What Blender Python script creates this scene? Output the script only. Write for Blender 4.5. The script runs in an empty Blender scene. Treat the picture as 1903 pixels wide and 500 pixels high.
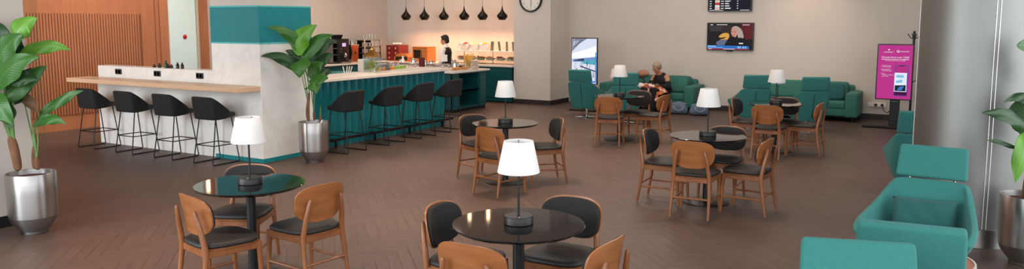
import bpy, bmesh, math, random
from mathutils import Vector, Matrix, Euler
from math import sin, cos, pi, radians as R, tan, sqrt

random.seed(7)
SC = bpy.context.scene
COL = SC.collection

# ------------------------------------------------------------------ materials
def lin(c):
    return tuple((x / 12.92 if x <= 0.04045 else ((x + 0.055) / 1.055) ** 2.4) for x in c)

def rgb(r, g, b):
    return lin((r / 255.0, g / 255.0, b / 255.0)) + (1.0,)

def mat(name, col, rough=0.5, metal=0.0, var=0.0, vscale=8.0, stretch=(1, 1, 1), bump=0.0, bscale=60.0,
        emit=None, estr=0.0, spec=0.5, trans=0.0, ior=1.45, coat=0.0, sheen=0.0, alpha=1.0, aniso=0.0, sss=0.0):
    m = bpy.data.materials.new(name); m.use_nodes = True
    nt = m.node_tree; b = nt.nodes['Principled BSDF']
    b.inputs['Base Color'].default_value = col
    b.inputs['Roughness'].default_value = rough
    b.inputs['Metallic'].default_value = metal
    b.inputs['Specular IOR Level'].default_value = spec
    b.inputs['IOR'].default_value = ior
    b.inputs['Transmission Weight'].default_value = trans
    b.inputs['Coat Weight'].default_value = coat
    b.inputs['Sheen Weight'].default_value = sheen
    b.inputs['Anisotropic'].default_value = aniso; b.inputs['Anisotropic Rotation'].default_value = .25 if aniso > 0 else 0
    if emit:
        b.inputs['Emission Color'].default_value = emit
        b.inputs['Emission Strength'].default_value = estr
    if var > 0 or bump > 0:
        tc = nt.nodes.new('ShaderNodeTexCoord')
        mp = nt.nodes.new('ShaderNodeMapping'); mp.inputs['Scale'].default_value = stretch
        nt.links.new(tc.outputs['Object'], mp.inputs['Vector'])
    if var > 0:
        n = nt.nodes.new('ShaderNodeTexNoise'); n.inputs['Scale'].default_value = vscale
        n.inputs['Detail'].default_value = 6.0
        nt.links.new(mp.outputs['Vector'], n.inputs['Vector'])
        mr = nt.nodes.new('ShaderNodeMapRange')
        mr.inputs['From Min'].default_value = 0.25; mr.inputs['From Max'].default_value = 0.75
        mr.inputs['To Min'].default_value = 1 - var; mr.inputs['To Max'].default_value = 1 + var
        nt.links.new(n.outputs['Fac'], mr.inputs['Value'])
        hs = nt.nodes.new('ShaderNodeHueSaturation'); hs.inputs['Color'].default_value = col
        nt.links.new(mr.outputs['Result'], hs.inputs['Value'])
        nt.links.new(hs.outputs['Color'], b.inputs['Base Color'])
    if bump > 0:
        n2 = nt.nodes.new('ShaderNodeTexNoise'); n2.inputs['Scale'].default_value = bscale
        nt.links.new(mp.outputs['Vector'], n2.inputs['Vector'])
        bp = nt.nodes.new('ShaderNodeBump'); bp.inputs['Strength'].default_value = bump
        bp.inputs['Distance'].default_value = 0.01
        nt.links.new(n2.outputs['Fac'], bp.inputs['Height'])
        nt.links.new(bp.outputs['Normal'], b.inputs['Normal'])
    return m

def emis(name, col, s=1.0):
    return mat(name, (0.006, 0.006, 0.006, 1), 0.5, emit=col, estr=s, spec=.1)

def floor_material():
    m = bpy.data.materials.new('herringbone_oak'); m.use_nodes = True
    nt = m.node_tree; b = nt.nodes['Principled BSDF']
    at = nt.nodes.new('ShaderNodeAttribute'); at.attribute_name = 'tone'
    uv = nt.nodes.new('ShaderNodeUVMap'); uv.uv_map = 'plank'
    mp = nt.nodes.new('ShaderNodeMapping'); mp.inputs['Scale'].default_value = (2.5, 40, 1)
    nt.links.new(uv.outputs['UV'], mp.inputs['Vector'])
    n = nt.nodes.new('ShaderNodeTexNoise'); n.inputs['Scale'].default_value = 1.0; n.inputs['Detail'].default_value = 5
    nt.links.new(mp.outputs['Vector'], n.inputs['Vector'])
    r1 = nt.nodes.new('ShaderNodeMapRange'); r1.inputs['From Min'].default_value = .3; r1.inputs['From Max'].default_value = .7
    r1.inputs['To Min'].default_value = .84; r1.inputs['To Max'].default_value = 1.16
    nt.links.new(n.outputs['Fac'], r1.inputs['Value'])
    r2 = nt.nodes.new('ShaderNodeMapRange'); r2.inputs['To Min'].default_value = .92; r2.inputs['To Max'].default_value = 1.08
    nt.links.new(at.outputs['Fac'], r2.inputs['Value'])
    mu = nt.nodes.new('ShaderNodeMath'); mu.operation = 'MULTIPLY'
    nt.links.new(r1.outputs['Result'], mu.inputs[0]); nt.links.new(r2.outputs['Result'], mu.inputs[1])
    hs = nt.nodes.new('ShaderNodeHueSaturation'); hs.inputs['Color'].default_value = FLOOR_COL
    nt.links.new(mu.outputs['Value'], hs.inputs['Value'])
    nt.links.new(hs.outputs['Color'], b.inputs['Base Color'])
    b.inputs['Roughness'].default_value = 0.46
    b.inputs['Specular IOR Level'].default_value = 0.4
    bp = nt.nodes.new('ShaderNodeBump'); bp.inputs['Strength'].default_value = .12; bp.inputs['Distance'].default_value = .002
    nt.links.new(n.outputs['Fac'], bp.inputs['Height']); nt.links.new(bp.outputs['Normal'], b.inputs['Normal'])
    return m

def wood_material(name, c1, c2, scale=(3, 40, 40), rough=0.4, axis_bump=0.0):
    m = bpy.data.materials.new(name); m.use_nodes = True
    nt = m.node_tree; b = nt.nodes['Principled BSDF']
    tc = nt.nodes.new('ShaderNodeTexCoord'); mp = nt.nodes.new('ShaderNodeMapping')
    mp.inputs['Scale'].default_value = scale
    nt.links.new(tc.outputs['Object'], mp.inputs['Vector'])
    n = nt.nodes.new('ShaderNodeTexNoise'); n.inputs['Scale'].default_value = 1.0; n.inputs['Detail'].default_value = 6
    n.inputs['Distortion'].default_value = .6
    nt.links.new(mp.outputs['Vector'], n.inputs['Vector'])
    cr = nt.nodes.new('ShaderNodeValToRGB')
    cr.color_ramp.elements[0].position = .3; cr.color_ramp.elements[0].color = c1
    cr.color_ramp.elements[1].position = .7; cr.color_ramp.elements[1].color = c2
    nt.links.new(n.outputs['Fac'], cr.inputs['Fac']); nt.links.new(cr.outputs['Color'], b.inputs['Base Color'])
    b.inputs['Roughness'].default_value = rough
    return m

def marble_material(name, base, vein):
    m = bpy.data.materials.new(name); m.use_nodes = True
    nt = m.node_tree; b = nt.nodes['Principled BSDF']
    tc = nt.nodes.new('ShaderNodeTexCoord'); n = nt.nodes.new('ShaderNodeTexNoise')
    n.inputs['Scale'].default_value = 1.3; n.inputs['Detail'].default_value = 8; n.inputs['Distortion'].default_value = 1.5
    nt.links.new(tc.outputs['Object'], n.inputs['Vector'])
    cr = nt.nodes.new('ShaderNodeValToRGB'); e = cr.color_ramp.elements
    e[0].position = .44; e[0].color = base; e[1].position = .56; e[1].color = base
    k = e.new(.5); k.color = vein
    nt.links.new(n.outputs['Fac'], cr.inputs['Fac']); nt.links.new(cr.outputs['Color'], b.inputs['Base Color'])
    b.inputs['Roughness'].default_value = .3
    return m

def terrazzo_top():
    m = bpy.data.materials.new('black_granite'); m.use_nodes = True
    nt = m.node_tree; b = nt.nodes['Principled BSDF']
    tc = nt.nodes.new('ShaderNodeTexCoord'); v = nt.nodes.new('ShaderNodeTexNoise'); v.inputs['Scale'].default_value = 180
    nt.links.new(tc.outputs['Object'], v.inputs['Vector'])
    cr = nt.nodes.new('ShaderNodeValToRGB'); e = cr.color_ramp.elements
    e[0].position = .62; e[0].color = (.006, .006, .007, 1); e[1].position = .74; e[1].color = (.08, .08, .085, 1)
    nt.links.new(v.outputs['Fac'], cr.inputs['Fac']); nt.links.new(cr.outputs['Color'], b.inputs['Base Color'])
    b.inputs['Roughness'].default_value = .05; b.inputs['Specular IOR Level'].default_value = .8
    return m

FLOOR_COL = rgb(86, 69, 61)
M = {}
M['floor'] = floor_material()
M['wall'] = mat('warm_white_paint', rgb(206, 197, 188), .8, var=.02, vscale=2)
M['wall_pink'] = M['wall']
M['ceiling'] = mat('ceiling_paint', rgb(200, 195, 190), .9)
M['marble'] = marble_material('pale_marble', rgb(238, 238, 233), rgb(231, 230, 225))
M['white_panel'] = mat('white_lacquer', rgb(220, 240, 237), .25)
M['teal_paint'] = mat('teal_lacquer', rgb(32, 134, 140), .35, var=.03)
M['teal_bar'] = mat('teal_bar_lacquer', rgb(18, 106, 113), .22, var=.03)
M['teal_cab'] = mat('teal_cabinet', rgb(12, 78, 82), .4, var=.03)
M['teal_trim'] = mat('teal_glass_trim', rgb(90, 190, 190), .15)
M['teal_fab'] = mat('teal_wool', rgb(50, 120, 114), .9, var=.10, vscale=120, bump=.25, bscale=400, sheen=.08)
M['teal_fab_dark'] = mat('dark_teal_wool', rgb(32, 88, 85), .9, var=.10, vscale=120, bump=.25, bscale=400, sheen=.08)
M['teal_sofa'] = mat('sofa_teal_wool', rgb(54, 112, 102), .9, var=.08, vscale=100, bump=.2, bscale=300, sheen=.08)
M['seam'] = mat('dark_seam_thread', rgb(20, 70, 68), .9)  # darker teal thread of the back seam
M['pipe'] = mat('teal_piping', rgb(90, 170, 162), .7)
M['black'] = mat('black_paint', rgb(20, 20, 21), .45)
M['blackmat'] = mat('black_fabric', rgb(26, 27, 29), .8, var=.12, vscale=150, bump=.15, bscale=300)
M['blackleather'] = mat('black_upholstery', rgb(34, 33, 33), .55, bump=.08, bscale=250, var=.08, vscale=60)
M['wood_wall'] = wood_material('orange_veneer', rgb(172, 106, 72), rgb(186, 120, 82), (12, 12, 1.2), .45)
M['wood_slat'] = wood_material('orange_slat', rgb(166, 102, 68), rgb(180, 116, 80), (12, 12, 1.2), .5)
M['wood_groove'] = mat('veneer_groove', rgb(128, 78, 50), .7)
M['oak'] = wood_material('pale_oak', rgb(214, 176, 142), rgb(224, 190, 158), (2.0, 30, 30), .4)
M['chairwood'] = wood_material('chair_walnut', rgb(124, 74, 42), rgb(148, 92, 54), (14, 14, 2.2), .32)
M['plywood'] = wood_material('chair_plywood', rgb(138, 84, 46), rgb(160, 102, 60), (4, 8, 18), .30)
M['tabletop'] = terrazzo_top()
M['shade'] = mat('white_lampshade', rgb(238, 234, 230), .9, trans=0.0, emit=rgb(255, 246, 238), estr=.04)
M['steel'] = mat('brushed_steel', rgb(178, 176, 174), .32, 1.0, var=.06, vscale=3, stretch=(1, 1, 60), aniso=.8)
M['steel_dark'] = mat('dark_brushed_steel', rgb(160, 158, 156), .36, 1.0, var=.06, vscale=3, stretch=(1, 1, 60), aniso=.8)
M['steel_col'] = mat('satin_steel', rgb(140, 141, 137), .5, 1.0, var=.04, vscale=2)
M['chrome'] = mat('chrome', rgb(210, 210, 210), .1, 1.0)
M['gold'] = mat('gold', rgb(214, 160, 80), .2, 1.0)
M['copper'] = mat('copper', rgb(190, 120, 84), .28, 1.0)
M['soil'] = mat('bark_mulch', rgb(86, 48, 34), .95, var=.5, vscale=60, bump=1.0, bscale=70)
M['bark'] = mat('trunk_bark', rgb(120, 84, 58), .9, var=.35, vscale=14, stretch=(1, 1, .5), bump=.8, bscale=30)
M['stem'] = mat('green_stem', rgb(96, 130, 70), .5, var=.2, vscale=10)
def leaf_material(name, col, rib):
    m = bpy.data.materials.new(name); m.use_nodes = True; nt = m.node_tree; b = nt.nodes['Principled BSDF']; L = nt.links.new
    def N(op, a, c=None):
        n = nt.nodes.new('ShaderNodeMath'); n.operation = op
        for k, q in enumerate((a, c)):
            if q is None: continue
            if isinstance(q, (int, float)): n.inputs[k].default_value = q
            else: L(q, n.inputs[k])
        return n.outputs[0]
    au = nt.nodes.new('ShaderNodeAttribute'); au.attribute_name = 'leaf_u'
    av = nt.nodes.new('ShaderNodeAttribute'); av.attribute_name = 'leaf_v'
    absu = N('ABSOLUTE', au.outputs['Fac'])
    ph = N('SUBTRACT', N('MULTIPLY', av.outputs['Fac'], 95.0), N('MULTIPLY', absu, 22.0))
    vein = N('SINE', ph)
    val = N('ADD', 1.0, N('MULTIPLY', vein, .03))
    tc = nt.nodes.new('ShaderNodeTexCoord'); no = nt.nodes.new('ShaderNodeTexNoise'); no.inputs['Scale'].default_value = 5
    L(tc.outputs['Object'], no.inputs['Vector'])
    val = N('MULTIPLY', val, N('ADD', .72, N('MULTIPLY', no.outputs['Fac'], .56)))
    hs = nt.nodes.new('ShaderNodeHueSaturation'); hs.inputs['Color'].default_value = col; L(val, hs.inputs['Value'])
    mx = nt.nodes.new('ShaderNodeMix'); mx.data_type = 'RGBA'
    L(N('LESS_THAN', absu, .045), mx.inputs[0]); L(hs.outputs['Color'], mx.inputs[6]); mx.inputs[7].default_value = rib
    L(mx.outputs[2], b.inputs['Base Color'])
    bp = nt.nodes.new('ShaderNodeBump'); bp.inputs['Strength'].default_value = .12; bp.inputs['Distance'].default_value = .003
    L(vein, bp.inputs['Height']); L(bp.outputs['Normal'], b.inputs['Normal'])
    b.inputs['Roughness'].default_value = .42
    return m
M['leaf'] = leaf_material('leaf_green', rgb(48, 100, 30), rgb(68, 118, 44))
M['leaf_dark'] = leaf_material('leaf_dark_green', rgb(29, 66, 26), rgb(44, 82, 36))
M['leaf_light'] = leaf_material('leaf_light_green', rgb(92, 148, 40), rgb(112, 164, 58))
M['leaf_brown'] = mat('leaf_dry', rgb(120, 92, 66), .6, var=.3, vscale=8)
M['white_stone'] = mat('white_worktop', rgb(232, 222, 212), .3, var=.03)
M['white'] = mat('white_china', rgb(240, 234, 226), .25)
M['paper'] = mat('white_paper', rgb(242, 236, 228), .7)
def thin_glass(name, tint, refl):
    m = bpy.data.materials.new(name); m.use_nodes = True; nt = m.node_tree; nt.nodes.remove(nt.nodes['Principled BSDF'])
    t = nt.nodes.new('ShaderNodeBsdfTransparent'); t.inputs['Color'].default_value = tint
    g = nt.nodes.new('ShaderNodeBsdfGlossy'); g.inputs['Roughness'].default_value = .03
    mx = nt.nodes.new('ShaderNodeMixShader'); mx.inputs['Fac'].default_value = refl
    nt.links.new(t.outputs[0], mx.inputs[1]); nt.links.new(g.outputs[0], mx.inputs[2])
    nt.links.new(mx.outputs[0], nt.nodes['Material Output'].inputs['Surface']); return m
M['glass'] = thin_glass('clear_glass', (.94, .98, .96, 1), .11)
M['glass2'] = thin_glass('thin_glass', (.93, .97, .95, 1), .07)
M['mint'] = mat('mint_leaves', rgb(150, 168, 50), .6, var=.5, vscale=40)
M['red_wood'] = wood_material('red_tea_box', rgb(104, 26, 18), rgb(132, 36, 26), (20, 20, 4), .35)
M['honey_wood'] = wood_material('honey_wood', rgb(184, 104, 44), rgb(206, 126, 60), (4, 4, 24), .4)
M['dark_hole'] = mat('dark_interior', rgb(34, 22, 16), .9)
M['rim_white'] = mat('pale_edge', rgb(206, 198, 190), .4)
M['table_brown'] = wood_material('coffee_table_wood', rgb(150, 92, 70), rgb(172, 110, 84), (6, 30, 30), .3)
M['red'] = mat('alarm_red', rgb(190, 24, 34), .4)
M['skin'] = mat('skin_tan', rgb(196, 140, 112), .55, var=.05, vscale=20)
M['skin2'] = mat('skin_warm', rgb(190, 130, 100), .55, var=.05, vscale=20)
M['hair_black'] = mat('black_hair', rgb(24, 18, 16), .6, bump=.4, bscale=120)
M['hair_grey'] = mat('grey_blond_hair', rgb(170, 150, 126), .7, var=.3, vscale=60, bump=.4, bscale=120)
M['cloth_black'] = mat('black_cloth', rgb(22, 21, 23), .85)
M['cloth_white'] = mat('white_cloth', rgb(232, 226, 220), .85, bump=.1, bscale=60)
M['eye'] = mat('eye_dark', rgb(30, 20, 18), .2)
M['lips'] = mat('lips', rgb(160, 84, 76), .5)
M['bag'] = mat('blue_grey_canvas', rgb(96, 112, 130), .9, var=.3, vscale=14, stretch=(4, 1, 1), bump=.4, bscale=40)
M['strap'] = mat('pale_strap', rgb(158, 166, 174), .8)
M['bag_dark'] = mat('dark_bag', rgb(30, 28, 34), .7)
M['bundle'] = mat('pinkish_knit', rgb(190, 136, 112), .9, var=.25, vscale=40, bump=.5, bscale=80)
M['fruit_red'] = mat('red_fruit', rgb(170, 34, 28), .35, var=.2, vscale=20)
M['fruit_yellow'] = mat('yellow_fruit', rgb(226, 176, 54), .4, var=.1, vscale=20)
M['fruit_orange'] = mat('orange_fruit', rgb(236, 140, 40), .4)
M['fruit_green'] = mat('green_fruit', rgb(150, 190, 70), .4)
M['bread'] = mat('golden_pastry', rgb(206, 140, 82), .6, var=.25, vscale=30, bump=.4, bscale=60)
M['stick'] = mat('breadstick', rgb(240, 186, 84), .6)
M['maroon'] = mat('maroon_cover', rgb(92, 28, 26), .4)
M['patterned'] = mat('slate_strip', rgb(110, 104, 92), .6, var=.5, vscale=60)
M['cord'] = mat('pendant_cord', rgb(70, 56, 46), .6)
M['pendant'] = mat('black_hammered_metal', rgb(30, 28, 24), .3, .6, bump=.2, bscale=60)
M['bulb'] = emis('pendant_glow', rgb(255, 222, 180), 6)
M['base_dark'] = mat('dark_skirting', rgb(44, 40, 38), .5)
M['pier_base'] = mat('black_skirting', rgb(26, 28, 30), .4)
M['socket'] = mat('dark_socket', rgb(40, 42, 44), .5)
M['socket_hole'] = mat('socket_well', rgb(10, 10, 10), .4)
M['clockface'] = mat('clock_face', rgb(226, 222, 212), .5)
M['shelf_grey'] = mat('grey_rack', rgb(120, 116, 112), .35, .8)
M['tv_black'] = mat('screen_bezel', rgb(12, 12, 14), .3)

# screens give off light
S_ = {}
def scr(n, r, g, b, s=1.0):
    if n not in S_: S_[n] = emis('screen_' + n, rgb(r, g, b), s)
    return S_[n]

def shawl_material():
    m = bpy.data.materials.new('patterned_shawl'); m.use_nodes = True
    nt = m.node_tree; b = nt.nodes['Principled BSDF']
    tc = nt.nodes.new('ShaderNodeTexCoord'); v = nt.nodes.new('ShaderNodeTexVoronoi'); v.inputs['Scale'].default_value = 13
    nt.links.new(tc.outputs['Object'], v.inputs['Vector'])
    cr = nt.nodes.new('ShaderNodeValToRGB'); cr.color_ramp.interpolation = 'CONSTANT'
    e = cr.color_ramp.elements
    e[0].position = 0; e[0].color = rgb(206, 96, 56); e[1].position = .3; e[1].color = rgb(230, 206, 186)
    for p, c in ((.5, rgb(60, 34, 34)), (.64, rgb(214, 120, 70)), (.82, rgb(140, 70, 90))):
        k = e.new(p); k.color = c
    sp = nt.nodes.new('ShaderNodeSeparateColor'); nt.links.new(v.outputs['Color'], sp.inputs['Color'])
    nt.links.new(sp.outputs['Red'], cr.inputs['Fac']); nt.links.new(cr.outputs['Color'], b.inputs['Base Color'])
    b.inputs['Roughness'].default_value = .85
    return m
M['shawl'] = shawl_material()

# ------------------------------------------------------------------ mesh builder
class MB:
    def __init__(self): self.bm = bmesh.new()
    def _tf(self, vs, mtx):
        if mtx is not None: bmesh.ops.transform(self.bm, matrix=mtx, verts=vs)
    def box(self, c, s, r=0.0, seg=2, rot=None):
        g = bmesh.ops.create_cube(self.bm, size=1.0); vs = g['verts']
        bmesh.ops.scale(self.bm, vec=s, verts=vs)
        if r > 0:
            es = list({e for v in vs for e in v.link_edges})
            q = bmesh.ops.bevel(self.bm, geom=es, offset=r, segments=seg, profile=.5, affect='EDGES')
            vs = list({v for f in q['faces'] for v in f.verts} | {v for v in vs if v.is_valid})
        m = Matrix.Translation(c)
        if rot is not None: m = m @ Euler(rot).to_matrix().to_4x4()
        self._tf(vs, m); return self
    def lathe(self, prof, c=(0, 0, 0), seg=32, rot=None, sx=1.0, sy=1.0):
        rings = []; vs = []
        for r, z in prof:
            if r < 1e-6:
                v = self.bm.verts.new((0, 0, z)); rings.append([v]); vs.append(v)
            else:
                ring = [self.bm.verts.new((r * cos(2 * pi * i / seg) * sx, r * sin(2 * pi * i / seg) * sy, z)) for i in range(seg)]
                rings.append(ring); vs += ring
        for a, b in zip(rings, rings[1:]):
            if len(a) == 1 and len(b) == 1: continue
            for i in range(seg):
                j = (i + 1) % seg
                if len(a) == 1: self.bm.faces.new((a[0], b[j], b[i]))
                elif len(b) == 1: self.bm.faces.new((a[i], a[j], b[0]))
                else: self.bm.faces.new((a[i], a[j], b[j], b[i]))
        m = Matrix.Translation(c)
        if rot is not None: m = m @ Euler(rot).to_matrix().to_4x4()
        self._tf(vs, m); return self
    def cyl(self, c, r, h, seg=24, r2=None, rot=None, bev=0.0):
        r2 = r if r2 is None else r2
        if bev > 0:
            p = [(0, 0), (r - bev, 0), (r, bev), (r2, h - bev), (r2 - bev, h), (0, h)]
        else: p = [(0, 0), (r, 0), (r2, h), (0, h)]
        return self.lathe(p, c, seg, rot)
    def tube(self, pts, rad, seg=10, cap=True, flat=None):
        pts = [Vector(p) for p in pts]; n = len(pts)
        rad = rad if isinstance(rad, (list, tuple)) else [rad] * n
        t0 = (pts[1] - pts[0]).normalized()
        nrm = t0.orthogonal().normalized() if flat is None else Vector(flat)
        rings = []
        for i, p in enumerate(pts):
            if i == 0: t = pts[1] - pts[0]
            elif i == n - 1: t = pts[-1] - pts[-2]
            else: t = (pts[i + 1] - pts[i]).normalized() + (pts[i] - pts[i - 1]).normalized()
            t.normalize()
            nrm = (nrm - t * nrm.dot(t))
            if nrm.length < 1e-5: nrm = t.orthogonal()
            nrm.normalize(); bn = t.cross(nrm)
            k = 1.0
            if 0 < i < n - 1:
                d = (pts[i + 1] - pts[i]).normalized().dot(t); k = 1 / max(d, .5)
            rings.append([self.bm.verts.new(p + (nrm * cos(2 * pi * j / seg) + bn * sin(2 * pi * j / seg)) * rad[i] * (k if k < 1.45 else 1.45)) for j in range(seg)])
        for a, b in zip(rings, rings[1:]):
            for j in range(seg):
                q = (j + 1) % seg; self.bm.faces.new((a[j], a[q], b[q], b[j]))
        if cap:
            self.bm.faces.new(list(reversed(rings[0]))); self.bm.faces.new(rings[-1])
        return self
    def ball(self, c, r, s=(1, 1, 1), rot=None, sub=3):
        g = bmesh.ops.create_icosphere(self.bm, subdivisions=sub, radius=1.0); vs = g['verts']
        bmesh.ops.scale(self.bm, vec=(r * s[0], r * s[1], r * s[2]), verts=vs)
        m = Matrix.Translation(c)
        if rot is not None: m = m @ Euler(rot).to_matrix().to_4x4()
        self._tf(vs, m); return self
    def prism(self, poly, z0, z1, axis='z'):
        def P(a, b, h):
            return {'z': (a, b, h), 'y': (a, h, b), 'x': (h, a, b)}[axis]
        lo = [self.bm.verts.new(P(a, b, z0)) for a, b in poly]
        hi = [self.bm.verts.new(P(a, b, z1)) for a, b in poly]
        n = len(poly)
        self.bm.faces.new(list(reversed(lo))); self.bm.faces.new(hi)
        for i in range(n):
            j = (i + 1) % n; self.bm.faces.new((lo[i], lo[j], hi[j], hi[i]))
        return self
    def grid(self, P, closed_u=False):
        g = [[self.bm.verts.new(p) for p in row] for row in P]
        for a, b in zip(g, g[1:]):
            n = len(a)
            for j in range(n if closed_u else n - 1):
                q = (j + 1) % n; self.bm.faces.new((a[j], a[q], b[q], b[j]))
        if closed_u:
            self.bm.faces.new(list(reversed(g[0]))); self.bm.faces.new(g[-1])
        self.last = g
        return self
    def build(self, name, m, parent=None, smooth=40, kind=None, label=None, loc=None, mods=()):
        bmesh.ops.recalc_face_normals(self.bm, faces=self.bm.faces)
        me = bpy.data.meshes.new(name)
        if smooth:
            for f in self.bm.faces: f.smooth = True
            for e in self.bm.edges:
                if len(e.link_faces) == 2 and e.calc_face_angle(0) > R(smooth): e.smooth = False
        self.bm.to_mesh(me); self.bm.free()
        o = bpy.data.objects.new(name, me); COL.objects.link(o)
        if isinstance(m, (list, tuple)):
            for k in m: me.materials.append(k)
        else: me.materials.append(m)
        if parent is not None: o.parent = parent
        if kind: o['kind'] = kind
        if label: o['label'] = label
        if loc is not None: o.location = loc
        for t, kw in mods:
            md = o.modifiers.new(t.lower(), t)
            for k, v in kw.items(): setattr(md, k, v)
        return o

def thing(name, label, cat, loc=(0, 0, 0), rz=0.0, group=None):
    o = bpy.data.objects.new(name, None); COL.objects.link(o)
    o.empty_display_size = .1
    o.location = loc; o.rotation_euler = (0, 0, rz)
    o['label'] = label; o['category'] = cat
    if group: o['group'] = group
    return o

def tag(o, label, cat, group=None):
    o['label'] = label; o['category'] = cat
    if group: o['group'] = group
    return o

KIDS = {}
def copy_tree(o, parent=None):
    c = o.copy(); COL.objects.link(c)
    if parent is not None: c.parent = parent
    for ch in list(o.children): copy_tree(ch, c)
    return c

def dup(root, loc, rz, label, group=None):
    c = copy_tree(root); c.location = loc; c.rotation_euler = (0, 0, rz); c['label'] = label
    if group: c['group'] = group
    return c

def struct(name, mb, m, parent=None, smooth=30):
    return mb.build(name, m, parent, smooth, kind='structure')

def rest(o, loc, rz=0.0):
    o.location = loc; o.rotation_euler = (0, 0, rz); return o

def text(s, size, m, parent, loc, name='lettering', rot=(pi / 2, 0, 0), align='CENTER', bold=0.0):
    cu = bpy.data.curves.new(name, 'FONT'); cu.body = s; cu.size = size; cu.align_x = align; cu.align_y = 'CENTER'
    cu.extrude = .0004; cu.offset = bold; cu.resolution_u = 2
    t = bpy.data.objects.new(name, cu); COL.objects.link(t)
    bpy.context.view_layer.update()
    me = bpy.data.meshes.new_from_object(t.evaluated_get(bpy.context.evaluated_depsgraph_get()))
    bpy.data.objects.remove(t); bpy.data.curves.remove(cu)
    me.materials.clear(); me.materials.append(m); me.name = name
    o = bpy.data.objects.new(name, me); COL.objects.link(o); o.parent = parent
    o.location = loc; o.rotation_euler = rot
    return o

def picture(name, layers, parent, y):
    """Flat picture on a screen facing -Y. layers: (material, polygon [(x,z)...])."""
    bm = bmesh.new(); me = bpy.data.meshes.new(name); mats = []
    for k, (m, poly) in enumerate(layers):
        if m not in mats: mats.append(m)
        vs = [bm.verts.new((a, y - .0002 * k, b)) for a, b in poly]
        f = bm.faces.new(vs); f.material_index = mats.index(m)
        f.normal_update()
        if f.normal.y > 0: f.normal_flip()
    bm.to_mesh(me); bm.free()
    for m in mats: me.materials.append(m)
    o = bpy.data.objects.new(name, me); COL.objects.link(o); o.parent = parent
    return o

def rect(x0, z0, x1, z1): return [(x0, z0), (x1, z0), (x1, z1), (x0, z1)]
def oval(cx, cz, a, b, n=20): return [(cx + a * cos(2 * pi * i / n), cz + b * sin(2 * pi * i / n)) for i in range(n)]

# ------------------------------------------------------------------ camera
F_PX, PITCH, YAW = 1450.0, R(6.6), R(30.4)
cam = bpy.data.cameras.new('camera'); co = bpy.data.objects.new('camera', cam); COL.objects.link(co)
cam.sensor_fit = 'HORIZONTAL'; cam.sensor_width = 36.0; cam.lens = 36.0 * F_PX / 1903.0
CY = 40 + F_PX * tan(PITCH)
cam.shift_y = -(250 - CY) / 1903.0
cam.clip_start = .05; cam.clip_end = 200
co.location = (0, 0, 2.0); co.rotation_euler = (pi / 2 - PITCH, 0, YAW)
SC.camera = co

# ------------------------------------------------------------------ setting
CEIL = 4.6
def make_floor():
    L, W = .62, .103
    X0, X1, Y0, Y1 = -16.0, 5.0, -3.0, 18.2
    c, s = cos(R(45)), sin(R(45))
    verts, faces, tones, uvs = [], [], [], []
    rg = range(-420, 421)
    n = int(26 / W)
    g = .0012
    seen = set()
    for a in range(-n * 2, n * 2):
        for b in range(-30, 31):
            ox = a * W + b * L; oy = a * W - b * L
            for (x, y, w, h, ver) in ((ox, oy, L, W, 0), (ox + L, oy + W - L, W, L, 1)):
                cx, cy = x + w / 2, y + h / 2
                px, py = cx * c - cy * s - 5.5, cx * s + cy * c + 7.5
                if not (X0 < px < X1 and Y0 < py < Y1): continue
                k = len(verts); u0 = random.random() * 50; v0 = random.random() * 50
                for (qx, qy) in ((x + g, y + g), (x + w - g, y + g), (x + w - g, y + h - g), (x + g, y + h - g)):
                    verts.append((qx * c - qy * s - 5.5, qx * s + qy * c + 7.5, 0))
                    uvs.append(((qx - x) + u0, (qy - y) + v0) if not ver else ((qy - y) + u0, (qx - x) + v0))
                faces.append((k, k + 1, k + 2, k + 3)); tones.append(random.random())
    me = bpy.data.meshes.new('floor'); me.from_pydata(verts, [], faces)
    ul = me.uv_layers.new(name='plank')
    for li in range(len(me.loops)): ul.data[li].uv = uvs[me.loops[li].vertex_index]
    at = me.attributes.new('tone', 'FLOAT', 'FACE')
    at.data.foreach_set('value', tones)
    me.materials.append(M['floor'])
    o = bpy.data.objects.new('floor', me); COL.objects.link(o); o['kind'] = 'structure'
    b = MB().box((-5.5, 7.5, -.056), (23, 24, .1))
    b.build('subfloor', M['base_dark'], o, 0)
make_floor()

struct('ceiling', MB().box((-6, 8.3, CEIL + .1), (18.5, 19.0, .2)), M['ceiling'])
struct('wall_back', MB().box((-6.2, 17.65, CEIL / 2), (18.4, .2, CEIL)), M['wall'])
# left wall: wood-clad up to y 11.4, then painted
wl = struct('wall_left', MB().box((-14.52, 14.5, CEIL / 2), (.2, 6.2, CEIL)), M['wall'])
ww = struct('wall_wood', MB().box((-14.46, 4.2, CEIL / 2), (.2, 14.4, CEIL)), M['wood_wall'])
sl = MB()
yy = 4.6
while yy < 9.78:
    sl.box((-14.35, yy, 1.215), (.02, .034, 1.87), .004, 1); yy += .054
sl.build('slat_panel', M['wood_slat'], ww)
gr = MB()
for y in (10.11, 10.21): gr.box((-14.357, y, CEIL / 2), (.008, .014, CEIL))
gr.box((-14.357, 7, .30), (.008, 8, .012))
gr.build('groove', M['wood_groove'], ww, 0)
MB().box((-14.355, 7.2, 1.215), (.006, 5.2, 1.87)).build('slat_backing', M['wood_groove'], ww, 0)
# white full-height panel with red button
d1 = struct('door_1', MB().box((-14.33, 10.73, 2.2), (.06, .62, 4.4), .004, 1), M['white_panel'])
MB().box((-14.32, 11.075, 2.2), (.08, .05, 4.4)).build('door_frame', mat('beige_frame', rgb(196, 178, 158), .4), d1, 0)
al = MB().lathe([(0, 0), (.045, 0), (.045, .015), (.03, .022), (0, .026)], (0, 0, 0), 20, (0, pi / 2, 0)).build('alarm_button', M['red'])
al.location = (-14.30, 10.75, 1.68); tag(al, 'small round red button on the tall white panel', 'button')

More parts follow.
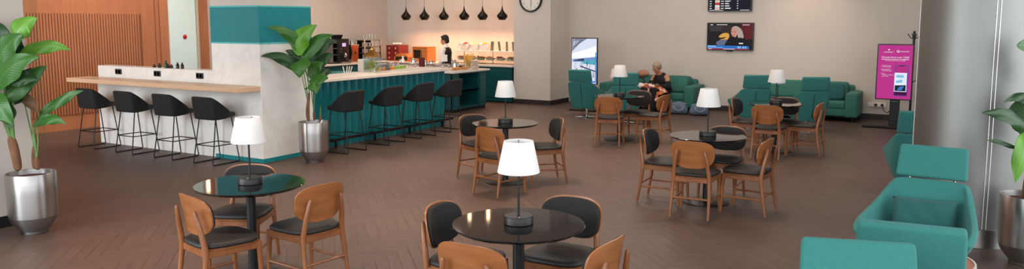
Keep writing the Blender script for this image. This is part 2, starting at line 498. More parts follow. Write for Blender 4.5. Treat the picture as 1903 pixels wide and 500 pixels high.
# pillar next to the buffet
wp = struct('wall_pillar', MB().box((-9.155, 17.05, CEIL / 2), (1.01, .999, CEIL)), M['wall'])
bb = MB(); bb.box((-9.155, 16.545, .055), (1.03, .02, .11)); bb.box((-8.645, 17.04, .055), (.02, 1.0, .11))
struct('baseboard_pillar', bb, M['base_dark'], None, 0)
struct('baseboard_back', MB().box((-3.0, 17.54, .055), (11.2, .02, .11)), M['base_dark'], None, 0)

# near left pier
struct('wall_pier', MB().box((-8.66, 2.8, CEIL / 2), (1.2, 2.88, CEIL)), M['wall'])
bb = MB(); bb.box((-8.05, 2.8, .055), (.02, 2.9, .11)); bb.box((-8.66, 4.25, .055), (1.2, .02, .11))
struct('baseboard_pier', bb, M['pier_base'], None, 0)
gp = struct('window_1', MB().box((-8.1, 4.32, 1.9), (.012, .15, 2.6)), M['glass2'])

# square column: white marble panels, teal band
cx, cy, hw = -9.05, 8.12, .5
wc = struct('wall_column', MB().box((cx, cy, 2.35 + (CEIL - 2.35) / 2 - .12), (.995, .995, CEIL - 2.23)), M['wall'])
MB().box((cx, cy, .06 + .815), (1.0, 1.0, 1.63), .003, 1).build('marble_cladding', M['marble'], wc, 0)
MB().box((cx, cy, 1.955), (1.005, 1.005, .50)).build('teal_band', M['teal_paint'], wc, 0)
t = MB()
for z in (1.697, 2.213): t.box((cx, cy, z), (1.015, 1.015, .022))
t.build('teal_trim', M['teal_trim'], wc, 0)
MB().box((cx, cy, .031), (1.004, 1.004, .06)).build('teal_plinth', M['teal_paint'], wc, 0)

# right: steel-clad round column
ms = struct('wall_steel', MB().lathe([(.5, 0), (.5, CEIL)], (.07, 8.41, 0), 96), M['steel_col'])
sb = MB().lathe([(.0, 0), (.512, 0), (.512, .165), (.498, .17)], (.07, 8.41, .001), 96)
sb.build('steel_skirting', M['steel_dark'], ms)
t = MB()
for a in (R(284), R(186)):
    for da in (-.03, .03):
        t.tube([(.07 + .502 * cos(a + da), 8.41 + .502 * sin(a + da), .17), (.07 + .502 * cos(a + da), 8.41 + .502 * sin(a + da), CEIL)], .005, 8)
t.build('seam_bead', M['steel'], ms)

# right wall: solid at the back, glazed facade further forward
struct('wall_right', MB().box((3.1, 14.1, CEIL / 2), (.2, 7.2, CEIL)), M['wall'])
wf = struct('window_2', MB(), M['steel_dark']) if False else None
fr = MB()
for y in (-1.5, 1.5, 4.5, 7.5, 10.4): fr.box((3.1, y, CEIL / 2), (.12, .06, CEIL))
fr.box((3.1, 4.5, .05), (.12, 12, .1)); fr.box((3.1, 4.5, CEIL - .05), (.12, 12, .1))
struct('window_2', fr, M['steel_dark'], None, 0)

# ------------------------------------------------------------------ high counter along the column
hc = thing('high_counter', 'white marble high counter with upstand beside the teal-banded column', 'counter', (-11.0, 7.7, 0))
MB().box((-.015 + -.0, .075, .52), (2.87, .25, 1.04), .003, 1).build('front_panel', M['marble'], hc, 0)
MB().box((-.015, .085, 1.16), (2.87, .23, .24), .003, 1).build('upstand', M['marble'], hc, 0)
lg_ = MB().box((0, 0, 0), (4.04, .40, .065), .004, 1).build('counter_ledge', M['oak'], None, 0, loc=(-10.58, 7.42, 1.065)); tag(lg_, 'pale oak ledge running along the white high counter and the column', 'ledge')
k = 0
for x, lab in ((-11.88, 'dark double socket on the counter upstand, farthest from the column'),
               (-10.89, 'dark double socket on the counter upstand, middle one of three'),
               (-9.89, 'dark double socket on the counter upstand, closest to the column')):
    s = thing('wall_socket', lab, 'socket', (x, 7.668, 1.195), 0, 'sockets on the high counter')
    MB().box((0, -.008, 0), (.15, .02, .085), .004, 1).build('plate', M['socket'], s)
    for dx in (-.037, .037):
        MB().lathe([(0, 0), (.024, 0), (.026, .004), (.03, .004), (.03, 0)], (dx, -.018, 0), 16, (pi / 2, 0, 0)).build('outlet', M['socket_hole'], s)

btl = [(-11.12, .05), (-10.99, .07), (-10.83, .11), (-10.78, .06), (-10.7, .06), (-10.55, .09), (-10.44, .09)]
labs = ['small dark bottle standing leftmost on top of the marble counter', 'second small bottle from the left on the marble counter top',
        'tallest greenish bottle on top of the marble counter', 'small squat jar just right of the green bottle on the counter top',
        'dark-capped small jar in the middle of the counter-top bottles', 'clear small bottle with dark cap in front of the white panel',
        'rightmost small bottle on the marble counter top']
bcol = [mat('bottle_brown', rgb(50, 26, 20), .2), mat('bottle_dark', rgb(30, 24, 24), .2), mat('bottle_green', rgb(50, 84, 50), .2)]
for i, ((x, h), lb) in enumerate(zip(btl, labs)):
    b = thing('bottle', lb, 'bottle', (x, 7.78, 1.28), 0, 'little bottles on the high counter')
    MB().lathe([(0, 0), (.022, 0), (.024, .006), (.024, h * .6), (.011, h * .78), (.010, h * .86), (0, h * .86)], seg=14).build('body', bcol[(2 if i == 2 else i % 2)], b)
    MB().cyl((0, 0, h * .86), .013, h * .16, 12).build('cap', M['black'] if i != 4 else M['red'], b)

# ------------------------------------------------------------------ bar
bar = thing('bar_counter', 'long teal fluted bar counter with white worktop and black foot rail', 'bar', (-8.72, 8.66, 0))
def flutes():
    n = 260; P = []
    for z in (.0, 1.06):
        row = []
        for i in range(n + 1):
            y = .0 + 3.66 * i / n
            row.append((.034 * (1 - abs(sin(pi * y / .165)) ** .8) - .034, y, z))
        P.append(row)
    b = MB().grid(P); return b
f = flutes()
f.build('fluted_front', M['teal_bar'], bar, 35)
MB().box((-.27, 1.83, .53), (.46, 3.66, 1.06)).build('carcass', M['teal_cab'], bar, 0)
MB().box((-.30, 1.86, 1.085), (.80, 3.76, .05), .006, 1).build('worktop', M['white_stone'], bar, 0)
r = MB(); r.box((.10, 1.95, .13), (.035, 3.6, .035))
for y in (.5, 1.45, 2.4, 3.4): r.box((.10, y, .065), (.03, .03, .13)); r.box((.05, y, .13), (.1, .025, .025))
r.build('foot_rail', M['black'], bar, 0)

# island behind the bar end
isl = thing('service_island', 'teal service island with open side shelves and white worktop past the bar end', 'island', (-9.72, 14.0, 0))
b = MB()
b.box((-1.25, .70, .43), (2.5, 1.36, .86)); 
bw = MB(); bw.box((-1.26, .02, .47), (2.5, .04, .80), .004, 1); bw.box((-1.26, 1.36, .47), (2.5, .04, .80))
bw.box((-1.6, .7, .47), (1.8, 1.32, .80)); bw.box((-.02, .12, .47), (.04, .24, .80)); bw.box((-.02, 1.22, .47), (.04, .28, .80))
bw.box((-.35, .28, .47), (.66, .03, .8)); bw.box((-.35, 1.06, .47), (.66, .03, .8))
bw.box((-.35, .67, .09), (.7, .8, .03)); bw.box((-.35, .67, .47), (.7, .8, .03)); bw.box((-.35, .67, .855), (.7, .8, .03)); 
b.bm.free()
bw.build('cabinet_body', M['teal_cab'], isl, 0)
MB().box((-.005, .70, .47), (.01, .75, .03)).build('shelf_edge', M['teal_paint'], isl, 0)
pn = MB()
pn.bm.free()
for (y0, y1) in ((.04, .22), (1.10, 1.34)):
    MB().box((.004, (y0 + y1) / 2, .47), (.012, y1 - y0 - .03, .66), .004, 1).build('raised_panel', M['teal_cab'], isl, 0)
for x, w in ((-.22, .36), (-.65, .4)): MB().box((x, -.004, .47), (w, .012, .66), .004, 1).build('raised_panel', M['teal_cab'], isl, 0)
MB().box((-1.26, .70, .035), (2.46, 1.34, .07)).build('plinth', M['black'], isl, 0)
MB().box((-1.24, .70, .89), (2.62, 1.48, .04), .005, 1).build('worktop', M['white_stone'], isl, 0)

# buffet along the back wall
bf = thing('buffet_counter', 'teal buffet counter with white worktop along the back wall', 'counter', (-11.9, 17.0, 0))
MB().box((0, 0, .455), (4.4, 1.0, .85)).build('cabinet_body', M['teal_cab'], bf, 0)
for x in (-1.9, -1.3, -.7, -.1, .5, 1.1, 1.75): MB().box((x, -.505, .46), (.5, .016, .68), .005, 1).build('raised_panel', M['teal_cab'], bf, 0)
MB().box((0, 0, .015), (4.4, .94, .03)).build('plinth', M['black'], bf, 0)
MB().box((0.0, -.01, .905), (4.46, 1.05, .05), .005, 1).build('worktop', M['white_stone'], bf, 0)

# glass display on the buffet
ds = thing('glass_display', 'glass-fronted food display with white top shelf on the buffet counter', 'display', (-10.57, 16.85, .932))
MB().box((0, .02, .325), (1.82, .5, .025), .004, 1).build('top_shelf', M['white'], ds, 0)
g = MB(); g.box((0, -.225, .17), (1.80, .008, .27))
g.build('glass_front', M['glass'], ds, 0)
p = MB()
for x in (-.88, 0, .88): p.box((x, .2, .155), (.02, .02, .31)); 
p.build('post', M['chrome'], ds, 0)
MB().box((0, .02, .015), (1.80, .48, .03)).build('chilled_deck', M['chrome'], ds, 0)
MB().box((0, .02, .085), (1.76, .40, .012)).build('glass_shelf', M['glass2'], ds, 0)

def food_plate(x, m, lab, grp='plates of food inside the glass display'):
    t = thing('food_plate', lab, 'plate', (x, 16.80, 1.024), 0, grp)
    MB().lathe([(0, 0), (.07, 0), (.135, .055), (.14, .055), (.08, -.004 + .008), (0, .01)], seg=28).build('plate', M['white'], t)
    fb = MB()
    for i in range(14):
        a = random.random() * 6.28; q = random.random() * .09
        fb.ball((q * cos(a), q * sin(a), .045 + random.random() * .04), .03, (1.2, 1, .7), (random.random(), 0, random.random() * 6), 2)
    fb.build('food', m, t)
food_plate(-11.36, M['fruit_red'], 'plate heaped with red tomatoes, leftmost inside the glass display')
food_plate(-11.06, M['bread'], 'plate of brown snacks right of the red tomatoes in the display')
food_plate(-10.78, M['bread'], 'plate of cold cuts in the middle of the glass display')
food_plate(-10.49, M['fruit_orange'], 'plate of small sandwiches second from the pillar in the display')
food_plate(-10.18, M['fruit_red'], 'plate of red canapes nearest the white pillar in the display')
food_plate(-9.89, M['bread'], 'half-hidden plate of pastries at the pillar end of the display')

def fruit_bowl(x, m, n, rr, lab):
    t = thing('fruit_bowl', lab, 'bowl', (x, 16.86, 1.27), 0, 'white fruit bowls on the display shelf')
    prof = [(0, 0), (.06, 0), (.11, .05), (.14, .12), (.145, .15), (.138, .15), (.10, .055), (0, .012)]
    P = MB().lathe(prof, seg=32)
    for v in P.bm.verts:
        if v.co.z > .1: v.co.z += .03 * (v.co.x / .14) ** 2
    P.build('bowl', M['white'], t)
    fb = MB()
    for i in range(n):
        a = 2.4 * i; q = .07 * sqrt(i / n)
        fb.ball((q * cos(a), q * sin(a), .12 + .05 * (1 - i / n)), rr, (1, 1, .95), None, 2)
    fb.build('fruit', m, t, kind='stuff')
fruit_bowl(-11.27, M['fruit_red'], 7, .042, 'white bowl of red apples on the display shelf')
fruit_bowl(-10.98, M['fruit_yellow'], 6, .03, 'white bowl of yellow lemons between the apples and the oranges')
fruit_bowl(-10.69, M['fruit_orange'], 6, .042, 'white bowl of oranges and bananas next to the slate strips')
j = MB().lathe([(0, 0), (.05, 0), (.052, .16), (.055, .165), (.047, .165), (.044, .01), (0, .01)], seg=20).build('jug', M['white'], loc=(-11.44, 16.86, 1.27))
tag(j, 'white cylindrical jug left of the fruit bowls', 'jug')
for x, tl, lab in ((-10.43, .08, 'patterned upright menu strip nearest the fruit bowls'), (-10.2, -.14, 'second upright menu strip from the fruit bowls, tilted left'),
                   (-9.99, -.03, 'third upright menu strip from the fruit bowls'), (-9.8, -.1, 'upright menu strip closest to the white pillar')):
    t = thing('menu_strip', lab, 'stand', (x, 16.78, 1.27), 0, 'menu strips on the display shelf')
    w = .09 if x < -10.4 else .06
    MB().box((tl * .1, 0, .115), (w, .008, .23), .002, 1, (0, tl, 0)).build('strip', M['patterned'], t)
    MB().box((0, 0, .004), (w, .06, .008)).build('foot', M['black'], t)

# back counter with the coffee machines
bc = thing('back_counter', 'teal low counter under the coffee machines by the left wall', 'counter', (-14.02, 15.2, 0))
MB().box((0, 0, .46), (.7, 2.5, .88)).build('cabinet_body', M['teal_cab'], bc, 0)
MB().box((.01, 0, .92), (.76, 2.54, .04), .004, 1).build('worktop', M['white_stone'], bc, 0)
MB().box((.355, 0, .46), (.012, 2.3, .7), .004, 1).build('raised_panel', M['teal_cab'], bc, 0)
uc = thing('under_counter_cabinet', 'dark teal low cabinet standing just behind the bar', 'cabinet', (-11.9, 13.1, 0))
MB().box((0, 0, .42), (1.0, .5, .84)).build('body', M['teal_cab'], uc, 0)
MB().box((0, 0, .86), (1.04, .54, .04), .004, 1).build('top', M['teal_paint'], uc, 0)
MB().box((.505, 0, .42), (.012, .4, .7), .004, 1).build('door', M['teal_cab'], uc, 0)

cm = thing('coffee_machine', 'tall black coffee machine with a small lit screen on the back counter', 'coffee machine', (-14.0, 14.9, .942))
MB().box((0, -.24, .3), (.4, .02, .6)); 
fb = MB(); fb.box((0, .12, .31), (.44, .40, .62), .012, 2); fb.build('body', M['black'], cm)
gr = MB(); gr.box((0, -.26, .28), (.40, .02, .5)); gr.box((-.16, -.14, .28), (.04, .26, .5)); 
for z in (.03, .22, .38, .52): gr.box((0, -.16, z), (.40, .24, .015))
gr.build('cup_rack', M['shelf_grey'], cm, 0)
MB().lathe([(0, 0), (.12, 0), (.17, .1), (.16, .1), (0, .02)], (0, .1, .62), 24).build('bean_hopper', M['black'], cm)
MB().box((.223, .13, .47), (.006, .13, .09)).build('display', scr('lilac', 226, 180, 226, 1.1), cm, 0)
sp = MB(); sp.box((.26, .12, .22), (.08, .06, .08), .01, 1); sp.cyl((.27, .1, .15), .012, .06, 10); sp.cyl((.27, .14, .15), .012, .06, 10)
sp.build('spout', M['chrome'], cm)
MB().box((.25, .12, .02), (.16, .34, .03), .005, 1).build('drip_tray', M['steel_dark'], cm)
kn = MB()
for yy, z in ((.0, .3), (.03, .36), (.22, .1), (.26, .3)): kn.ball((.222, yy, z), .016, sub=2)
kn.build('button', M['copper'], cm)

jd = thing('drink_dispenser', 'copper-fronted curved drink dispenser with chrome edges beside the coffee machine', 'dispenser', (-14.0, 15.55, .942))
pr_ = [(-.13, 0), (-.15, .08), (-.12, .22), (-.14, .36), (-.16, .46), (.16, .46), (.14, .36), (.12, .22), (.15, .08), (.13, 0)]
MB().prism([(a, b) for a, b in pr_], -.12, .12, 'x').build('body', M['chrome'], jd, 0)
MB().prism([(a * .86, b * .94 + .012) for a, b in pr_], .12, .128, 'x').build('front_plate', M['copper'], jd, 0)
MB().cyl((0, 0, .46), .05, .16, 16, .035).build('neck', M['chrome'], jd)
MB().ball((.13, 0, .25), .03, (.4, 1, 1.4), sub=2).build('tap', M['black'], jd)

rk = thing('glass_rack', 'open chrome rack of shelves holding glassware right of the copper dispenser', 'rack', (-14.0, 16.2, .942))
b = MB()
for y in (-.3, 0, .34):
    for x in (-.14, .14): b.box((x, y, .29), (.03, .03, .58))
b.build('post', M['chrome'], rk, 0)
b = MB()
for z in (.06, .22, .38, .56): b.box((0, .02, z), (.3, .66, .015))
b.build('shelf', M['shelf_grey'], rk, 0)
b = MB(); b.box((-.15, .02, .3), (.01, .66, .5)); b.build('back_panel', M['dark_hole'], rk, 0)
n = 0
for z, hh, lv in ((.075, .11, 'bottom'), (.235, .1, 'second'), (.395, .11, 'third'), (.575, .12, 'top')):
    for q, y in enumerate((-.22, -.1, .02, .14, .26)):
        gl = MB().lathe([(0, 0), (.03, 0), (.038, hh), (.035, hh), (.027, .008), (0, .008)], seg=12).build('drinking_glass', M['glass'] if lv == 'top' else M['white'], loc=(-13.98, 16.22 + y, .942 + z))
        tag(gl, f'cup or glass number of five on the {lv} shelf of the chrome rack'.replace('number of five', 'in a row'), 'glass', f'glassware on the {lv} rack shelf')

tc_ = thing('tea_chest', 'dark red wooden tea chest with six drawers by the bar wall', 'box', (-13.72, 17.1, .932))
MB().box((0, 0, .21), (.46, .40, .42), .006, 1).build('body', M['red_wood'], tc_)
for dx in (-.11, .11):
    for z in (.08, .21, .34):
        dr = MB().box((dx, -.205, z), (.19, .016, .11), .004, 1).build('drawer', M['red_wood'], tc_)
        MB().lathe([(.018, 0), (.026, .006), (.018, .012)], (dx, -.215, z), 14, (pi / 2, 0, 0)).build('ring_pull', M['chrome'], dr)
sg = MB()
for i in range(5): sg.ball((-.12 + .06 * i, .02 * (i % 2), .455), .034, (1, 1, 1.0), None, 2)
t = thing('sachet_pile', 'small pale pile of sachets on top of the red tea chest', 'sachets', (-13.72, 17.1, .932))
sg.build('sachet', M['white'], t, kind='stuff')

bb_ = thing('bread_bin', 'brown roll-top bread bin between the red chest and the honey box', 'bread bin', (-13.22, 16.8, .932))
MB().prism([(-.24, 0), (.24, 0), (.24, .12), (.14, .2), (-.14, .2), (-.24, .12)], -.16, .16, 'y').build('body', M['honey_wood'], bb_, 0)
MB().box((0, -.163, .08), (.40, .008, .1)).build('painted_opening', M['dark_hole'], bb_, 0)  # dark plate paints the shade of an opening onto the solid front
hb = thing('wooden_bin', 'honey wood box with a dark open front left of the server', 'box', (-12.55, 16.78, .932), R(-6))
b = MB(); b.box((-.02, .16, .2), (.50, .02, .4)); b.box((-.26, 0, .2), (.02, .34, .4)); b.box((.24, 0, .2), (.02, .34, .4)); b.box((-.01, 0, .39), (.52, .34, .02)); b.box((-.01, 0, .01), (.52, .34, .02)); b.box((.13, -.16, .2), (.22, .02, .4)); b.box((-.13, -.16, .05), (.28, .02, .1)); b.box((-.13, -.16, .36), (.28, .02, .08))
b.build('body', M['honey_wood'], hb, 0)
MB().box((-.12, .0, .2), (.24, .28, .26)).build('shade_block', M['dark_hole'], hb, 0)  # dark block paints the shade inside the open box
MB().box((.06, -.175, .22), (.035, .012, .24), .003, 1).build('handle', M['chrome'], hb)

# on the island
def chafing(x, y, lab):
    t = thing('chafing_dish', lab, 'chafing dish', (x, y, .912), 0, 'chafing dishes on the island')
    MB().box((0, 0, .085), (.52, .34, .05), .012, 2).build('pan', M['chrome'], t)
    b = MB()
    for sx in (-1, 1):
        for sy in (-1, 1): b.box((sx * .2, sy * .13, .035), (.03, .03, .07))
    b.build('stand', M['chrome'], t, 0)
    MB().box((0, 0, .118), (.48, .30, .016), .006, 1).build('lid', M['steel'], t)
chafing(-11.25, 14.55, 'low steel chafing dish left of the maroon menu on the island')
chafing(-10.46, 14.5, 'low steel chafing dish between the maroon menu and the pastries')
chafing(-11.95, 14.6, 'low steel chafing dish farthest left on the island')
mb_ = MB().box((0, 0, .135), (.13, .06, .27), .004, 1).build('menu_holder', M['maroon'], loc=(-10.86, 14.42, .912)); tag(mb_, 'upright maroon menu holder on the island between two chafing dishes', 'menu')
cd = thing('sign_card', 'blank white card on a small stand in front of the server', 'card', (-10.62, 14.95, .912))
MB().box((0, 0, .24), (.20, .006, .16), .001, 1).build('card', M['paper'], cd, 0); MB().cyl((0, .01, 0), .006, .2, 8).build('stem', M['chrome'], cd); MB().cyl((0, .01, 0), .04, .008, 16).build('foot', M['chrome'], cd)
wb = thing('white_bottle', 'white squeeze bottle standing among the steel pots on the island', 'bottle', (-11.75, 14.85, .912))
MB().lathe([(0, 0), (.04, 0), (.045, .02), (.045, .17), (.02, .21), (.02, .24), (0, .24)], seg=18).build('body', M['white'], wb); MB().cyl((0, 0, .24), .022, .03, 14).build('cap', M['white'], wb)
def pot(x, y, h, r_, lab):
    t = thing('steel_pot', lab, 'pot', (x, y, .912), random.random() * 3, 'steel pots and jugs on the island')
    MB().lathe([(0, 0), (r_, 0), (r_ * 1.1, h * .3), (r_ * .8, h * .75), (r_ * .85, h), (r_ * .78, h), (0, h * .9)], seg=20).build('body', M['chrome'], t)
    MB().tube([(r_, 0, h * .25), (r_ * 1.7, 0, h * .35), (r_ * 1.7, 0, h * .75), (r_ * .85, 0, h * .85)], .008, 8).build('handle', M['chrome'], t)
    MB().ball((0, 0, h * 1.0), r_ * .75, (1, 1, .35), None, 2).build('lid', M['chrome'], t)
for a in ((-11.98, 15.05, .16, .06, 'steel jug farthest left on the island'), (-11.55, 15.0, .2, .07, 'steel coffee pot right of the white bottle'),
          (-11.2, 15.0, .15, .07, 'round steel pot behind the left chafing dish'), (-10.95, 14.9, .17, .05, 'slim steel jug just behind the maroon menu'),
          (-10.30, 14.9, .2, .06, 'tall steel pot right of the white card'), (-10.14, 14.7, .17, .055, 'steel jug behind the pastry tray'),
          (-10.12, 15.12, .16, .05, 'rearmost steel jug beside the breadstick vase')): pot(*a)
pt = thing('pastry_tray', 'white tray heaped with golden pastries at the island corner', 'tray', (-9.86, 14.42, .912))
MB().box((0, 0, .008), (.24, .74, .014), .004, 1).build('tray', M['white'], pt)
for i in range(24):
    y, x = -.31 + .088 * (i % 8) + random.uniform(-.012, .012), -.07 + .07 * (i // 8)
    cb = MB(); c0 = random.uniform(-.5, .5)
    cb.tube([(-.04, .012, 0), (-.022, -.002, .006), (0, -.008, .01), (.022, -.002, .006), (.04, .012, 0)], [.006, .017, .023, .017, .006], 10)
    o = cb.build('croissant', M['bread']); o.location = (pt.location.x + x, pt.location.y + y, .938 + .014 * (i % 3)); o.rotation_euler = (0, 0, c0)
    tag(o, 'golden croissant in the heap on the island corner tray', 'croissant', 'croissants on the tray')
vs = thing('breadstick_vase', 'glass vase of yellow breadsticks on the island', 'vase', (-9.98, 15.0, .912))
MB().lathe([(0, 0), (.06, 0), (.07, .2), (.066, .2), (.056, .01), (0, .01)], seg=20).build('vase', M['glass'], vs)
b = MB()
for i in range(26):
    a = i * 2.4; q = .02 + .12 * random.random()
    b.tube([(.03 * cos(a), .03 * sin(a), .02), (q * cos(a), q * sin(a), .26 + .1 * random.random())], .009, 6)
b.build('breadstick', M['stick'], vs, kind='stuff')
for i in range(9):
    p_ = MB().lathe([(0, 0), (.06, 0), (.105, .014), (.108, .018), (.06, .008), (0, .008)], seg=26).build('plate', M['white'], loc=(-9.78, 14.98, .912 + .023 * i))
    tag(p_, 'white plate in the tall stack at the island corner', 'plate', 'plates stacked on the island')

# on the bar
dp = thing('water_dispenser', 'square glass jar of water and mint with a gold pyramid lid on the bar', 'dispenser', (-9.17, 10.72, 1.112), R(12))
b = MB()
for (x, y, sx, sy) in ((0, -.115, .24, .008), (0, .115, .24, .008), (-.116, 0, .008, .24), (.116, 0, .008, .24)): b.box((x, y, .13), (sx, sy, .26))
b.build('glass_jar', M['glass'], dp, 0)
b = MB()
for i in range(90): b.ball((random.uniform(-.095, .095), random.uniform(-.095, .095), random.uniform(.02, .17)), .02, (1.4, .9, .5), (random.random() * 3, random.random() * 3, 0), 1)
b.build('mint', M['mint'], dp, kind='stuff')
MB().lathe([(0, .0), (.13, 0), (.12, .03), (.05, .12), (.015, .15), (.02, .18), (0, .2)], (0, 0, .262), 4, (0, 0, pi / 4)).build('lid', M['gold'], dp, 20)
MB().ball((.125, 0, .06), .02, sub=2).build('tap', M['gold'], dp)
for i in range(6):
    o = MB().box((0, 0, .018), (.15, .15, .035), .004, 1).build('napkin_pack', M['paper'], loc=(-9.4, 10.75, 1.112 + .036 * i))
    tag(o, 'white napkin pack in the pile left of the mint jar', 'napkins', 'napkin packs piled on the bar')
for i, dx in enumerate((0, .06, .1, .14)):
    o = MB().box((0, 0, .06), (.018, .012, .13), .004, 1, (0, (-.3, .15, .3, .4)[i], 0)).build('cutlery_sleeve', M['paper'], loc=(-9.28 + .0 + dx * .3, 10.1 + dx * 1.0, 1.112))
    tag(o, 'white paper sleeve leaning in a fan near the plant end of the bar', 'sleeve', 'paper sleeves on the bar')
for i in range(9):
    t = thing('dip_cup', 'small orange dip cup in the row near the mint jar on the bar' if i < 5 else 'small green dip cup in the row near the far end of the bar', 'cup',
              (-9.26 - .03 * i * .6, 11.02 + .115 * i, 1.112), 0, 'orange dip cups on the bar' if i < 5 else 'green dip cups on the bar')
    MB().lathe([(0, 0), (.03, 0), (.036, .05), (0, .05)], seg=14).build('cup', M['fruit_orange'] if i < 5 else M['fruit_green'], t)
    MB().lathe([(0, .05), (.037, .05), (.037, .056), (0, .06)], seg=14).build('lid', M['white'], t)
o = MB().ball((0, 0, .06), .065, (1.1, .7, .95), None, 3).build('folded_napkin', M['paper'], loc=(-9.36, 11.3, 1.112)); tag(o, 'white folded napkin standing behind the orange cups', 'napkin')
o = thing('steel_tray_stack', 'stack of steel trays right of the mint jar', 'trays', (-9.33, 11.2, 1.112))
for i in range(4): MB().box((0, 0, .015 + .03 * i), (.16, .26, .02), .006, 1).build('tray', M['steel'], o)

# ------------------------------------------------------------------ pendants over the island
pc = thing('pendant_lamp', 'x', 'pendant lamp', (-13.16, 16.8, 2.04), 0, 'black pendants above the buffet')
MB().lathe([(.08, .0), (.128, .07), (.134, .096), (.126, .123), (.064, .187), (.032, .235), (.015, .30), (.008, .35), (0, .355)], seg=36).build('shade', M['pendant'], pc, 60)
MB().lathe([(.0, .012), (.04, .014), (.07, .02)], seg=24).build('diffuser', M['bulb'], pc)
MB().tube([(0, 0, .33), (0, 0, CEIL - 2.04)], .004, 6).build('cord', M['cord'], pc)
pl = ['black teardrop pendant farthest left, above the red chest and brown bin', 'second black teardrop pendant from the left', 'third black teardrop pendant, over the server',
      'fourth black teardrop pendant from the left', 'fifth black teardrop pendant, over the oranges', 'black teardrop pendant closest to the white pillar']
PX = (-13.16, -12.55, -11.92, -11.28, -10.72, -10.14)
pc['label'] = pl[0]
for x, l in list(zip(PX, pl))[1:]: dup(pc, (x, 16.8, 2.04), 0, l)

# ------------------------------------------------------------------ wall clock
ck = thing('wall_clock', 'round white wall clock with black rim on the pillar', 'clock', (-9.18, 16.55, 2.535))
MB().lathe([(.27, 0), (.31, 0), (.315, .03), (.30, .05), (.275, .04), (.27, 0)], seg=48, rot=(pi / 2, 0, 0)).build('rim', M['black'], ck)
MB().lathe([(0, .012), (.275, .012), (.275, 0)], seg=48, rot=(pi / 2, 0, 0)).build('face', M['clockface'], ck)
for h in range(1, 13):
    a = pi / 2 - h * pi / 6
    text(str(h), .055, M['black'], ck, (.215 * cos(a), -.0135, .215 * sin(a)), 'numeral')
mk = MB()
for q in range(60):
    a = q * pi / 30; mk.box((.255 * cos(a), -.0135, .255 * sin(a)), (.014, .001, .004), rot=(0, -a, 0))
mk.build('minute_marks', M['black'], ck, 0)
MB().box((.008, -.017, -.08), (.012, .002, .2), rot=(0, .04, 0)).build('minute_hand', M['black'], ck, 0)
MB().box((-.03, -.02, .05), (.014, .002, .14), rot=(0, -.5, 0)).build('hour_hand', M['black'], ck, 0)

# ------------------------------------------------------------------ televisions
def tv(name, lab, x0, x1, z0, z1):
    t = thing(name, lab, 'television', ((x0 + x1) / 2, 17.55, (z0 + z1) / 2))
    w, h = x1 - x0, z1 - z0
    MB().box((0, -.0302, 0), (w, .0596, h), .006, 1).build('casing', M['tv_black'], t)
    MB().box((0, -.0102, -.0), (.3, .02, .25)).build('bracket', M['black'], t)
    return t, w, h
t, w, h = tv('television', 'wall television showing a blonde newsreader, mid-height on the back wall', -5.16, -4.13, 1.36, 1.975)
MB().box((0, -.045, -h / 2 - .012), (.14, .03, .025), .004, 1).build('sensor', M['tv_black'], t)
W2, H2 = w / 2 - .018, h / 2 - .02
def P(u, v): return (-W2 + u * 2 * W2, H2 - v * 2 * H2)
def pol(*pts): return [P(a, b) for a, b in pts]
hair = scr('hair', 176, 156, 150); skin_ = scr('skin', 196, 140, 124)
Ls = [(scr('dark', 30, 27, 30), rect(-W2, -H2, W2, H2)),
      (scr('grey', 58, 54, 54), pol((.02, .08), (.35, .08), (.3, .3), (.05, .3))),
      (scr('maroon', 92, 28, 38), pol((.72, .0), (1, .0), (1, .6), (.84, .6))),
      (scr('dim', 52, 40, 42), pol((.35, .05), (.55, .05), (.5, .5), (.3, .45))),
      (scr('amber', 216, 158, 76), pol((.24, .55), (.3, .42), (.4, .36), (.48, .4), (.48, .56), (.4, .66), (.28, .62))),
      (scr('dark', 30, 27, 30), pol((.12, .56), (.22, .5), (.3, .55), (.42, .52), (.34, .6), (.2, .62))),
      (scr('steelblue', 96, 106, 130), pol((.2, .74), (.26, .66), (.42, .62), (.46, .8), (.24, .84))),
      (hair, pol((.54, .2), (.6, .1), (.68, .12), (.76, .24), (.8, .44), (.8, .56), (.7, .58), (.66, .4))),
      (skin_, pol((.535, .22), (.575, .16), (.64, .2), (.67, .36), (.63, .52), (.57, .5), (.545, .44), (.53, .38))),
      (hair, pol((.54, .2), (.57, .12), (.64, .11), (.72, .2), (.72, .42), (.68, .44), (.665, .3), (.63, .2), (.58, .17))),
      (scr('torso', 22, 22, 28), pol((.42, .9), (.46, .62), (.58, .5), (.64, .56), (.74, .54), (.86, .62), (.92, .9))),
      (scr('eyes', 60, 36, 34), pol((.55, .31), (.575, .3), (.575, .32), (.55, .33))), (scr('eyes', 60, 36, 34), pol((.6, .31), (.63, .3), (.63, .325), (.6, .33))),
      (scr('mouth', 150, 70, 72), pol((.56, .44), (.6, .435), (.6, .455), (.565, .46))),
      (scr('blue', 40, 110, 190), pol((.0, .84), (.93, .86), (.93, .965), (.0, .965))),
      (scr('paleblue', 150, 196, 236), pol((.01, .86), (.2, .86), (.2, .895), (.01, .895))), (scr('paleblue', 150, 196, 236), pol((.01, .915), (.36, .915), (.36, .935), (.01, .935))),
      (scr('redstrip', 170, 40, 50), pol((.0, .965), (.93, .965), (.93, 1), (.0, 1))),
      (scr('white', 236, 236, 240), pol((.03, .972), (.1, .972), (.1, .992), (.03, .992))), (scr('white', 236, 236, 240), pol((.36, .972), (.62, .972), (.62, .99), (.36, .99))),
      (scr('white', 236, 236, 240), pol((.06, .035), (.12, .035), (.12, .06), (.06, .06))), (scr('white', 236, 236, 240), pol((.2, .035), (.44, .035), (.44, .055), (.2, .055))),
      (scr('white', 236, 236, 240), pol((.78, .04), (.93, .04), (.93, .06), (.78, .06))), (scr('white', 236, 236, 240), pol((.71, .74), (.8, .74), (.8, .78), (.71, .78)))]
